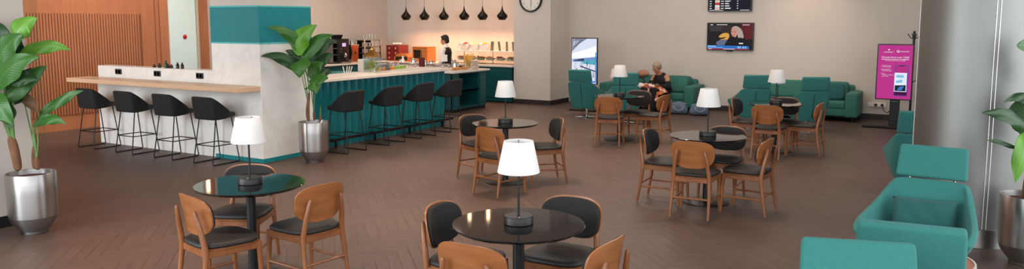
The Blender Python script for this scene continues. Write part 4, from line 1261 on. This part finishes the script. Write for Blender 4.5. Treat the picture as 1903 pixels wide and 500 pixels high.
build_plant('tall leafy plant in a steel pot beside the teal-banded column', (-8.05, 8.11, 0), 129.0, 585, 300,
    [dict(a=(566, 104, -.02), b=(515, 52, -.22), c=(556, 52, -.12), w=17, m='leaf'),
     dict(a=(566, 104, -.05), b=(600, 48, -.1), c=(556, 66, -.1), w=30, m='leaf_light'),
     dict(a=(571, 118, .0), b=(626, 66, .05), c=(580, 74, .0), w=24, m='leaf'),
     dict(a=(578, 116, .05), b=(626, 78, .2), c=(596, 76, .1), w=22, m='leaf_dark'),
     dict(a=(566, 140, .0), b=(502, 104, -.25), c=(540, 94, -.15), w=18, m='leaf_dark'),
     dict(a=(568, 122, .1), b=(533, 95, .12), c=(550, 98, .1), w=14, m='leaf_dark'),
     dict(a=(568, 110, -.1), b=(572, 142, -.3), c=(572, 112, -.35), w=32, m='leaf', f=(0, -1, .1)),
     dict(a=(583, 146, -.05), b=(610, 116, -.1), c=(590, 122, -.1), w=24, m='leaf'),
     dict(a=(582, 150, -.1), b=(622, 144, -.25), c=(606, 140, -.2), w=22, m='leaf', f=(0, -1, .8)),
     dict(a=(586, 150, -.1), b=(600, 172, -.25), c=(594, 142, -.25), w=30, m='leaf'),
     dict(a=(584, 132, .1), b=(618, 102, .25), c=(598, 106, .2), w=20, m='leaf_dark'),
     dict(a=(580, 150, .1), b=(612, 138, .3), c=(598, 130, .2), w=18, m='leaf_dark')],
    [([(576, 226, .0), (574, 205, .0), (578, 180, 0), (579, 170, 0)], [.03, .028, .02, .012]), ([(585, 226, .06), (584, 205, .06)], [.022, .018]), ([(598, 226, -.02), (599, 212, -.02)], [.02, .016])],
    [([(577, 184, 0), (572, 150, 0), (566, 104, 0)], .013), ([(579, 172, 0), (576, 140, 0), (571, 118, 0)], .012), ([(576, 190, 0), (570, 160, 0), (566, 138, 0)], .011),
     ([(584, 208, .06), (588, 170, .05), (583, 146, -.05)], .012), ([(584, 208, .06), (580, 160, .06), (568, 110, -.08)], .011), ([(599, 214, -.02), (599, 205, -.02), (600, 196, -.03)], .012)])

build_plant('large leafy plant in a steel pot at the left edge by the pier', (-7.62, 3.97, 0), 192.0, 62, 430,
    [dict(a=(54, 80, .0), b=(88, 40, .05), c=(56, 48, .0), w=34, m='leaf_light'),
     dict(a=(24, 130, -.05), b=(78, 69, -.1), c=(38, 82, -.1), w=40, m='leaf'),
     dict(a=(44, 108, .1), b=(128, 98, .2), c=(86, 78, .15), w=22, m='leaf_light'),
     dict(a=(24, 168, -.1), b=(117, 107, -.2), c=(54, 112, -.2), w=36, m='leaf'),
     dict(a=(30, 190, -.05), b=(94, 126, .1), c=(54, 150, 0), w=34, m='leaf'),
     dict(a=(26, 116, 0), b=(-22, 44, .0), c=(18, 62, 0), w=46, m='leaf_dark'),
     dict(a=(32, 150, .1), b=(10, 92, .15), c=(8, 120, .15), w=36, m='leaf_dark'),
     dict(a=(22, 186, -.1), b=(-30, 130, -.2), c=(-6, 140, -.2), w=44, m='leaf_dark'),
     dict(a=(8, 186, -.15), b=(74, 226, -.3), c=(44, 176, -.3), w=36, m='leaf'),
     dict(a=(36, 200, 0), b=(-14, 196, .0), c=(2, 186, 0), w=32, m='leaf_dark'),
     dict(a=(76, 222, .05), b=(158, 171, .1), c=(110, 182, .1), w=17, m='leaf'),
     dict(a=(72, 234, .0), b=(144, 228, -.1), c=(108, 208, -.05), w=17, m='leaf'),
     dict(a=(46, 178, .1), b=(86, 212, .0), c=(60, 188, .05), w=16, m='leaf_brown'),
     dict(a=(44, 150, -.1), b=(100, 150, -.1), c=(70, 140, -.15), w=26, m='leaf_dark'),
     dict(a=(20, 140, .1), b=(46, 66, .15), c=(22, 96, .15), w=38, m='leaf_dark'),
     dict(a=(28, 196, .08), b=(62, 130, .14), c=(40, 156, .12), w=34, m='leaf_dark'),
     dict(a=(20, 200, -.02), b=(48, 236, -.12), c=(38, 200, -.12), w=28, m='leaf_dark')],
    [([(40, 318, 0), (38, 290, 0), (33, 262, 0), (30, 250, 0)], [.042, .038, .045, .02]), ([(65, 316, .05), (65, 290, .05), (66, 270, .05)], [.03, .026, .018]), ([(79, 314, -.03), (79, 300, -.03), (78, 288, -.03)], [.028, .024, .016])],
    [([(32, 262, 0), (28, 200, 0), (26, 130, 0)], .022), ([(34, 262, 0), (36, 210, 0), (46, 110, .05)], .02), ([(30, 258, 0), (18, 220, 0), (12, 186, -.1)], .017), ([(36, 260, 0), (40, 220, -.03), (34, 180, -.08)], .018), ([(32, 260, 0), (26, 215, -.03), (22, 170, -.1)], .017),
     ([(66, 276, .05), (66, 250, .05), (76, 222, .05)], .012), ([(78, 290, -.03), (74, 262, 0), (72, 234, 0)], .012), ([(79, 290, -.03), (82, 262, -.02), (80, 226, 0)], .01), ([(66, 272, .05), (60, 230, .05), (46, 180, .1)], .011)])

build_plant('leafy plant in a steel pot at the right edge before the steel column', (.49, 7.60, 0), 232.0, 1907, 488,
    [dict(a=(1906, 96, .0), b=(1845, 68, -.1), c=(1886, 64, -.05), w=34, m='leaf'),
     dict(a=(1902, 92, .0), b=(1898, 142, -.2), c=(1890, 96, -.2), w=30, m='leaf_light'),
     dict(a=(1906, 182, .0), b=(1836, 174, -.05), c=(1872, 152, -.05), w=17, m='leaf_dark'),
     dict(a=(1888, 238, -.05), b=(1789, 193, -.1), c=(1852, 186, -.1), w=24, m='leaf_dark'),
     dict(a=(1904, 230, -.05), b=(1854, 322, -.15), c=(1858, 246, -.2), w=34, m='leaf_light'),
     dict(a=(1864, 262, -.1), b=(1810, 246, -.05), c=(1834, 246, -.05), w=8, m='leaf_dark'),
     dict(a=(1898, 240, .05), b=(1904, 148, .0), c=(1884, 190, .05), w=44, m='leaf_dark'),
     dict(a=(1910, 110, .0), b=(1962, 60, 0), c=(1930, 66, 0), w=36, m='leaf'),
     dict(a=(1912, 150, .0), b=(1990, 130, 0), c=(1950, 110, 0), w=34, m='leaf'),
     dict(a=(1912, 210, .0), b=(1985, 200, -.1), c=(1950, 175, 0), w=34, m='leaf_dark'),
     dict(a=(1915, 240, .0), b=(1980, 270, -.1), c=(1950, 225, 0), w=30, m='leaf')],
    [([(1900, 366, 0), (1899, 335, 0), (1901, 300, 0)], [.034, .03, .02]), ([(1922, 366, .05), (1922, 330, .05)], [.03, .022])],
    [([(1900, 320, 0), (1893, 270, -.02), (1888, 238, -.05)], .011), ([(1901, 310, 0), (1904, 200, 0), (1905, 96, 0)], .016), ([(1901, 312, 0), (1906, 250, 0), (1906, 182, 0)], .012), ([(1922, 334, .05), (1915, 230, .02), (1911, 110, 0)], .014), ([(1901, 316, 0), (1904, 262, -.02), (1904, 230, -.05)], .01),
     ([(1898, 300, 0), (1884, 280, -.05), (1864, 262, -.1)], .006), ([(1922, 334, .05), (1920, 260, .03), (1913, 206, 0)], .012)])

# ------------------------------------------------------------------ bags and bits on the sofa
def bag(x, y, rz, lab):
    t = thing('holdall', lab, 'bag', (x, y, 0), rz, 'holdalls beside the sofa')
    b = MB(); b.box((0, 0, .13), (.42, .26, .25), .09, 5)
    for v in b.bm.verts:
        v.co.x *= 1 - .25 * max(0, v.co.z - .12) / .13; v.co.z -= .05 * (v.co.x / .2) ** 2 * (v.co.z / .25); v.co.y += .015 * sin(v.co.x * 30)
        v.co.z = max(v.co.z, .002)
    b.build('body', M['bag'], t, 70)
    for s in (-1, 1):
        MB().tube([(-.12, s * .122, .18), (-.11, s * .155, .13), (-.02, s * .165, .085), (.07, s * .155, .12), (.09, s * .12, .185)], .008, 8).build('handle', M['strap'], t)
    MB().tube([(-.17, 0, .222), (0, 0, .258), (.17, 0, .222)], .008, 6).build('zip', M['strap'], t)
bag(-5.42, 16.40, R(25), 'blue-grey holdall on the floor, the one closer to the woman')
bag(-4.95, 16.38, R(30), 'blue-grey holdall on the floor, farther right of the woman')
b = MB(); b.ball((0, 0, 0), .12, (1.2, .7, .7), None, 3)
for v in b.bm.verts: v.co *= 1 + .1 * sin(v.co.x * 30) * sin(v.co.z * 25 + v.co.y * 20)
o = b.build('rolled_scarf', M['bundle'], None, 70, loc=(-6.55, 17.2, .80)); tag(o, 'pinkish rolled scarf heaped on the sofa back behind the lounge chair', 'scarf')
b = MB(); b.box((0, 0, .11), (.36, .2, .22), .07, 4); o = b.build('handbag', M['bag_dark'], None, 70); o.location = (-6.42, 16.72, .415); tag(o, 'dark handbag on the sofa left of the woman', 'bag')
MB().tube([(-.1, 0, .2), (-.05, 0, .32), (.05, 0, .32), (.1, 0, .2)], .012, 8).build('handle', M['bag_dark'], o)
b = MB(); b.ball((0, 0, .07), .15, (1.1, .7, .6), None, 3)
for v in b.bm.verts: v.co *= 1 + .12 * sin(v.co.x * 40 + v.co.y * 30)
o = b.build('folded_garment', M['cloth_white'], None, 70); o.location = (-6.30, 16.58, .46); o.rotation_euler = (0, R(15), R(20)); tag(o, 'white folded garment beside the woman on the sofa', 'garment')

# ------------------------------------------------------------------ people
def capsule(b, pts, rad, seg=14):
    """tapered limb with rounded ends"""
    pts = [Vector(p) for p in pts]
    b.tube(pts, rad, seg)
    for p, r_ in zip(pts, rad): b.ball(p, r_, sub=2)

def fuse(b, name, m, parent, voxel=.009, smooth_it=4):
    me = bpy.data.meshes.new(name); bmesh.ops.recalc_face_normals(b.bm, faces=b.bm.faces); b.bm.to_mesh(me); b.bm.free()
    o = bpy.data.objects.new(name, me); COL.objects.link(o)
    r_ = o.modifiers.new('r', 'REMESH'); r_.mode = 'VOXEL'; r_.voxel_size = voxel; r_.use_smooth_shade = True
    s_ = o.modifiers.new('s', 'SMOOTH'); s_.iterations = smooth_it; s_.factor = .5
    bpy.context.view_layer.update()
    m2 = bpy.data.meshes.new_from_object(o.evaluated_get(bpy.context.evaluated_depsgraph_get()))
    bpy.data.objects.remove(o); m2.name = name
    m2.materials.clear(); m2.materials.append(m)
    for p in m2.polygons: p.use_smooth = True
    o = bpy.data.objects.new(name, m2); COL.objects.link(o); o.parent = parent
    return o

def xf(pts, mtx): return [mtx @ Vector(p) for p in pts]

def head_into(b, H):
    """H: matrix, head centre, face to -Y, unit = head height .23"""
    def B(c, r_, s=(1, 1, 1)):
        g = bmesh.ops.create_icosphere(b.bm, subdivisions=3, radius=r_)
        bmesh.ops.scale(b.bm, vec=s, verts=g['verts']); bmesh.ops.translate(b.bm, vec=c, verts=g['verts'])
        bmesh.ops.transform(b.bm, matrix=H, verts=g['verts'])
    B((0, .012, .03), .086, (.86, 1.05, .98)); B((0, -.02, -.04), .062, (.9, 1.0, 1.15)); B((0, -.045, -.088), .026, (1.1, 1, .8))
    B((0, -.092, -.012), .013, (.8, 1.1, 1.8)); B((0, -.098, -.03), .013, (1.1, 1, .8))
    for s in (-1, 1):
        B((s * .076, .012, -.012), .02, (.4, .8, 1.4)); B((s * .032, -.074, .022), .018, (1.3, .5, .5)); B((s * .042, -.055, -.03), .026, (1, .8, .8))
    B((0, -.083, -.062), .013, (1.6, .6, .7))

def face_bits(parent, H, skin_mat):
    b = MB()
    for s in (-1, 1): b.ball((s * .031, -.0835, .002), .0085, (1.3, .5, .8), None, 2)
    bmesh.ops.transform(b.bm, matrix=H, verts=b.bm.verts); b.build('eye', M['eye'], parent)
    b = MB()
    for s in (-1, 1): b.box((s * .032, -.086, .02), (.03, .006, .005), .002, 1)
    bmesh.ops.transform(b.bm, matrix=H, verts=b.bm.verts); b.build('eyebrow', M['hair_black'] if skin_mat is M['skin2'] else M['hair_grey'], parent)
    b = MB(); b.ball((0, -.091, -.062), .012, (1.7, .5, .5), None, 2)
    bmesh.ops.transform(b.bm, matrix=H, verts=b.bm.verts); b.build('mouth', M['lips'], parent)

def hand_into(b, Hm, curl=.6, sc_=1.0):
    """Hm: wrist frame, fingers along -Z, palm facing -Y, thumb toward +X"""
    def cap(pts, rad):
        pts = [Hm @ (Vector(p) * sc_) for p in pts]; b.tube(pts, [q * sc_ for q in rad], 8)
        for p, q in zip(pts, rad): b.ball(p, q * sc_, sub=1)
    cap([(0, 0, 0), (0, -.002, -.04), (0, -.004, -.075)], [.026, .034, .034])
    for i, (x, L) in enumerate(((.028, .066), (.010, .074), (-.009, .070), (-.027, .054))):
        a, c = .0, curl
        p0 = Vector((x * .95, -.003, -.082)); p1 = p0 + Vector((x * .05, -sin(c * .5) * L * .45, -cos(c * .5) * L * .45))
        p2 = p1 + Vector((0, -sin(c * 1.2) * L * .32, -cos(c * 1.2) * L * .32)); p3 = p2 + Vector((0, -sin(c * 1.8) * L * .25, -cos(c * 1.8) * L * .25))
        cap([p0, p1, p2, p3], [.0095, .009, .0082, .007])
    cap([(.024, -.006, -.025), (.047, -.016, -.052), (.052, -.026, -.078)], [.013, .0105, .0085])

# server standing behind the island (local: faces -Y)
sv = thing('person', 'person in white shirt and black waistcoat standing behind the island, facing left', 'person', (-11.2, 15.83, 0), R(-84))
b = MB()
Hs = Matrix.Translation((0, -.02, 1.53)) @ Matrix.Rotation(R(8), 4, 'X') @ Matrix.Rotation(R(8), 4, 'Z')
head_into(b, Hs)
capsule(b, [(0, .02, 1.36), (0, .005, 1.46)], [.056, .052])
capsule(b, [(0, .0, .96), (0, .01, 1.12), (0, .015, 1.26), (0, .02, 1.34)], [.135, .12, .135, .085])
b.ball((0, .01, 1.2), .16, (1.05, .62, 1.1)); b.ball((0, .02, .92), .16, (1.0, .7, .8))
for s in (-1, 1):
    b.ball((s * .15, .02, 1.31), .062)
    capsule(b, [(s * .165, .02, 1.30), (s * .215, .02, 1.06), (s * .20, -.10, .88)], [.05, .042, .030])
    capsule(b, [(s * .085, .0, .90), (s * .09, -.01, .50), (s * .09, .01, .09)], [.085, .06, .042])
    capsule(b, [(s * .09, .02, .05), (s * .09, -.14, .035)], [.04, .032])
    Hm = Matrix.Translation((s * .20, -.105, .875)) @ Matrix.Rotation(R(-35), 4, 'X') @ Matrix.Scale(-s if True else 1, 4, (1, 0, 0))
    hand_into(b, Hm, .5)
fuse(b, 'body', M['skin2'], sv)
# shirt
b = MB()
capsule(b, [(0, .0, .94), (0, .01, 1.12), (0, .015, 1.26)], [.142, .127, .142]); b.ball((0, .012, 1.2), .168, (1.05, .64, 1.1)); b.ball((0, .02, .95), .165, (1.0, .7, .6))
capsule(b, [(0, .02, 1.34), (0, .014, 1.415)], [.085, .064])
for s in (-1, 1):
    b.ball((s * .15, .02, 1.31), .07)
    capsule(b, [(s * .165, .02, 1.30), (s * .217, .02, 1.06), (s * .203, -.095, .89)], [.062, .055, .040])
fuse(b, 'shirt', M['cloth_white'], sv)
b = MB()
capsule(b, [(0, .0, .95), (0, .012, 1.12), (0, .02, 1.25)], [.153, .139, .150]); b.ball((0, .014, 1.19), .180, (1.0, .68, 1.05)); b.ball((0, .02, .96), .175, (1.0, .72, .5))
b.ball((0, .05, 1.32), .09, (1.3, .6, .6))
fuse(b, 'waistcoat', M['cloth_black'], sv)
b = MB(); b.ball((0, .02, .92), .172, (1.0, .74, .7))
for s in (-1, 1): capsule(b, [(s * .085, .0, .90), (s * .09, -.01, .50), (s * .09, .01, .10)], [.096, .075, .062])
fuse(b, 'trousers', M['cloth_black'], sv, .011)
b = MB()
for s in (-1, 1): capsule(b, [(s * .09, .03, .05), (s * .09, -.15, .04)], [.046, .038])
fuse(b, 'shoes', M['black'], sv, .01)
b = MB(); b.ball((0, .026, .055), .092, (.98, 1.06, .98), None, 4)
b.ball((0, .07, -.01), .07, (1.02, .8, 1.0), None, 3); b.ball((0, -.03, .10), .05, (1.2, 1.0, .6), None, 3)
for v in list(b.bm.verts):
    if v.co.y < -.045 and v.co.z < .07: v.co.y = -.045
bmesh.ops.transform(b.bm, matrix=Hs, verts=b.bm.verts)
fuse(b, 'hair', M['hair_black'], sv, .008, 2)
face_bits(sv, Hs, M['skin2'])

# woman seated on the left sofa (local faces -Y)
wo = thing('person', 'grey-haired woman in a black top seated on the sofa, looking at a phone', 'person', (-5.92, 16.66, 0), R(-18))
b = MB()
Hw = Matrix.Translation((0, -.16, .975)) @ Matrix.Rotation(R(20), 4, 'X') @ Matrix.Rotation(R(-6), 4, 'Z')
head_into(b, Hw)
capsule(b, [(0, -.04, .80), (0, -.12, .90)], [.058, .054])
capsule(b, [(0, .08, .50), (0, .05, .62), (0, .0, .74), (0, -.03, .80)], [.155, .15, .15, .09])
b.ball((0, .0, .70), .175, (1.1, .72, .8)); b.ball((0, .07, .50), .18, (1.15, .9, .7))
for s in (-1, 1):
    b.ball((s * .165, -.01, .77), .066)
    capsule(b, [(s * .18, -.01, .76), (s * .235, -.06, .57), (s * .10, -.26, .58)], [.058, .048, .032])
    capsule(b, [(s * .10, .02, .47), (s * .12, -.40, .475), (s * .10, -.43, .09)], [.10, .074, .044])
    capsule(b, [(s * .10, -.42, .055), (s * .11, -.58, .035)], [.04, .03])
    Hm = Matrix.Translation((s * .095, -.27, .585)) @ Matrix.Rotation(s * R(38), 4, 'Z') @ Matrix.Rotation(R(-100), 4, 'X') @ Matrix.Scale(s, 4, (1, 0, 0))
    hand_into(b, Hm, .55)
fuse(b, 'body', M['skin'], wo)
b = MB()
capsule(b, [(0, .08, .46), (0, .05, .62), (0, .0, .73)], [.168, .163, .160]); b.ball((0, .0, .69), .188, (1.1, .74, .76)); b.ball((0, .07, .50), .195, (1.15, .9, .7))
for s in (-1, 1):
    b.ball((s * .085, -.025, .80), .042, (1.5, 1, .7))
    capsule(b, [(s * .222, -.04, .65), (s * .237, -.06, .57), (s * .14, -.21, .578)], [.066, .062, .045])
fuse(b, 'black_top', M['cloth_black'], wo)
b = MB(); b.ball((0, .06, .47), .19, (1.15, .9, .6))
for s in (-1, 1): capsule(b, [(s * .10, .02, .47), (s * .12, -.40, .475), (s * .10, -.43, .12)], [.112, .088, .07])
fuse(b, 'trousers', M['cloth_black'], wo, .011)
b = MB()
for s in (-1, 1): capsule(b, [(s * .10, -.41, .05), (s * .11, -.59, .038)], [.046, .036])
fuse(b, 'shoes', M['bag_dark'], wo, .01)
b = MB(); b.ball((0, .024, .05), .094, (.98, 1.06, 1.0), None, 4); b.ball((0, .06, .0), .075, (1.05, .8, .9), None, 3)
for s in (-1, 1): b.ball((s * .06, -.01, .06), .04, (.8, 1.2, 1.2), None, 3)
for v in list(b.bm.verts):
    if v.co.y < -.045 and v.co.z < .06: v.co.y = -.04
    v.co *= 1 + .02 * sin(v.co.x * 90 + v.co.z * 70)
bmesh.ops.transform(b.bm, matrix=Hw, verts=b.bm.verts)
fuse(b, 'hair', M['hair_grey'], wo, .008, 2)
face_bits(wo, Hw, M['skin'])
b = MB()
for s in (-1, 1): b.lathe([(.021, -.0015), (.024, -.0015), (.024, .0015), (.021, .0015), (.021, -.0015)], (s * .031, -.098, .0), 20, (pi / 2, 0, 0))
b.tube([(-.008, -.1, .004), (.008, -.1, .004)], .002, 6)
for s in (-1, 1): b.tube([(s * .055, -.096, .004), (s * .08, .0, .004)], .002, 6)
bmesh.ops.transform(b.bm, matrix=Hw, verts=b.bm.verts); b.build('glasses', M['black'], wo)
# phone held in the hands, shawl over the lap
ph_ = MB().box((0, 0, 0), (.075, .15, .009), .004, 2).build('phone', M['black']); tag(ph_, 'dark phone held in the seated woman hands', 'phone')
wm = Matrix.Translation((-5.92, 16.66, 0)) @ Matrix.Rotation(R(-18), 4, 'Z')
ph_.location = wm @ Vector((0, -.345, .625)); ph_.rotation_euler = (R(38), 0, R(-18))
b = MB(); rows = []
for i in range(26):
    u = -1 + 2 * i / 25; row = []
    for j_ in range(22):
        v = j_ / 21
        x = u * .30 - .03; y = -.06 - .52 * v * .95 + .02 * sin(5 * u)
        z = .585 + .03 * cos(6 * u) - .02 * sin(8 * v + 3 * u)
        if abs(u) > .66: z -= (abs(u) - .66) * .55
        if v > .72: z -= (v - .72) * .95; y = -.06 - .52 * .72 * .95 - (v - .72) * .12
        row.append((x, y, z))
    rows.append(row)
b.grid(rows)
o = b.build('shawl', M['shawl'], None, 80, mods=(('SOLIDIFY', dict(thickness=.012, offset=1)), ('SUBSURF', dict(levels=1, render_levels=1))))
o.location = wm.translation; o.rotation_euler = (0, 0, R(-18)); tag(o, 'orange, white and black patterned shawl over the seated woman lap', 'shawl')

tbm = emis('tube_glow', rgb(255, 214, 170), 9)
for (x, y, z), lab in (((-8.83, 13.3, 3.38), 'thin vertical tube pendant, left of a pair, mirrored in the nearest table'), ((-8.56, 13.6, 3.40), 'thin vertical tube pendant, right of a pair, mirrored in the nearest table'),
                       ((-13.7, 10.7, 2.82), 'vertical tube pendant high by the wood wall, mirrored in the front left table')):
    t = thing('tube_pendant', lab, 'pendant lamp', (x, y, z), 0, 'tube pendants above the frame')
    MB().cyl((0, 0, 0), .035, .24, 16).build('tube', tbm, t); MB().cyl((0, 0, .24), .037, .05, 16).build('cap', M['black'], t)
    MB().tube([(0, 0, .28), (0, 0, CEIL - z)], .004, 6).build('cord', M['cord'], t)
# ------------------------------------------------------------------ lights
def area(name, loc, rot, sx, sy, e, col, spread=pi):
    l = bpy.data.lights.new(name, 'AREA'); l.shape = 'RECTANGLE'; l.size = sx; l.size_y = sy; l.energy = e; l.color = col; l.spread = spread
    o = bpy.data.objects.new(name, l); COL.objects.link(o); o.location = loc; o.rotation_euler = rot; return o
def spot(name, loc, target, e, col, ang=60, blend=.6, rad=.08):
    l = bpy.data.lights.new(name, 'SPOT'); l.energy = e; l.color = col; l.spot_size = R(ang); l.spot_blend = blend; l.shadow_soft_size = rad
    o = bpy.data.objects.new(name, l); COL.objects.link(o); o.location = loc
    d = Vector(target) - Vector(loc); o.rotation_euler = d.to_track_quat('-Z', 'Y').to_euler(); return o
WARM = (1.0, .66, .42); NEUT = (1.0, .88, .78); COOL = (.86, .95, 1.0)
for x in PX:
    l = bpy.data.lights.new('pendant_light', 'SPOT'); l.energy = 34; l.color = (1, .52, .30); l.spot_size = R(150); l.spot_blend = .5; l.shadow_soft_size = .05
    o = bpy.data.objects.new('pendant_light', l); COL.objects.link(o); o.location = (x, 16.8, 2.03)
# recessed ceiling spots over the seating and the bar
K = .85
for x, y, e in ((-4.8, 4.6, 110), (-2.4, 5.2, 80), (-5.2, 8.0, 110), (-2.6, 8.6, 60), (-6.6, 6.4, 120), (-5.2, 12.2, 100), (-2.6, 12.4, 50), (-7.2, 10.2, 110), (-7.0, 13.6, 80), (-3.6, 10.4, 50)):
    spot('ceiling_spot', (x, y, CEIL - .05), (x, y, 0), e * 4.2 * K, WARM, 75, .8, .12)
for x, e in ((-12.6, 90), (-11.2, 110), (-10.0, 90)): spot('wall_wash_spot', (x, 16.3, CEIL - .05), (x, 17.6, 1.2), e * 1.2 * K, (1, .56, .3), 60, .9, .1)
spot('ceiling_spot', (-12.3, 13.6, CEIL - .05), (-13.2, 14.6, 1), 330 * K, (1, .62, .4), 85, .9, .12)
spot('ceiling_spot', (-6.0, 3.6, CEIL - .05), (-6.0, 3.2, 0), 420 * K, (1, .6, .38), 48, 1, .1)
spot('wall_wash_spot', (-3.0, 16.2, CEIL - .05), (-3.0, 17.6, .8), 240 * K, (1, .72, .52), 55, 1, .1)
for y in (6.2, 7.8, 9.4): spot('wall_wash_spot', (-13.0, y, CEIL - .05), (-14.4, y, 1.2), 245 * K, (1, .84, .68), 80, .9, .1)  # added to brighten the daylit wood wall, no fittings known here
for x, y, e in ((-11.5, 10.5, 100), (-5.5, 9.0, 120), (-1.5, 13.5, 70), (-5.5, 14.5, 110), (-11.5, 14.0, 80)):
    area('ceiling_fill', (x, y, CEIL - .04), (0, 0, 0), 2.4, 2.4, e * K, NEUT)  # soft fill lights added to lift the whole room, not actual fittings
area('daylight_fill', (-9.8, -1.8, 2.6), (R(84), 0, R(8)), 6.0, 3.2, 520, (.9, .97, 1.0))  # bare light added to brighten the counter, in place of window daylight
wd = bpy.data.worlds.new('world'); SC.world = wd; wd.use_nodes = True
bg = wd.node_tree.nodes['Background']; bg.inputs['Color'].default_value = (.92, .96, 1, 1); bg.inputs['Strength'].default_value = 3.4

SC.view_settings.view_transform = 'Standard'; SC.view_settings.look = 'None'
SC.view_settings.exposure = 0.0; SC.view_settings.gamma = 1.0
try: SC.view_settings.use_curve_mapping = False
except Exception: pass
SC.cycles.max_bounces = 8; SC.cycles.transparent_max_bounces = 24; SC.cycles.use_denoising = True
SC.cycles.caustics_reflective = False; SC.cycles.caustics_refractive = False
SC.cycles.sample_clamp_indirect = 4.0
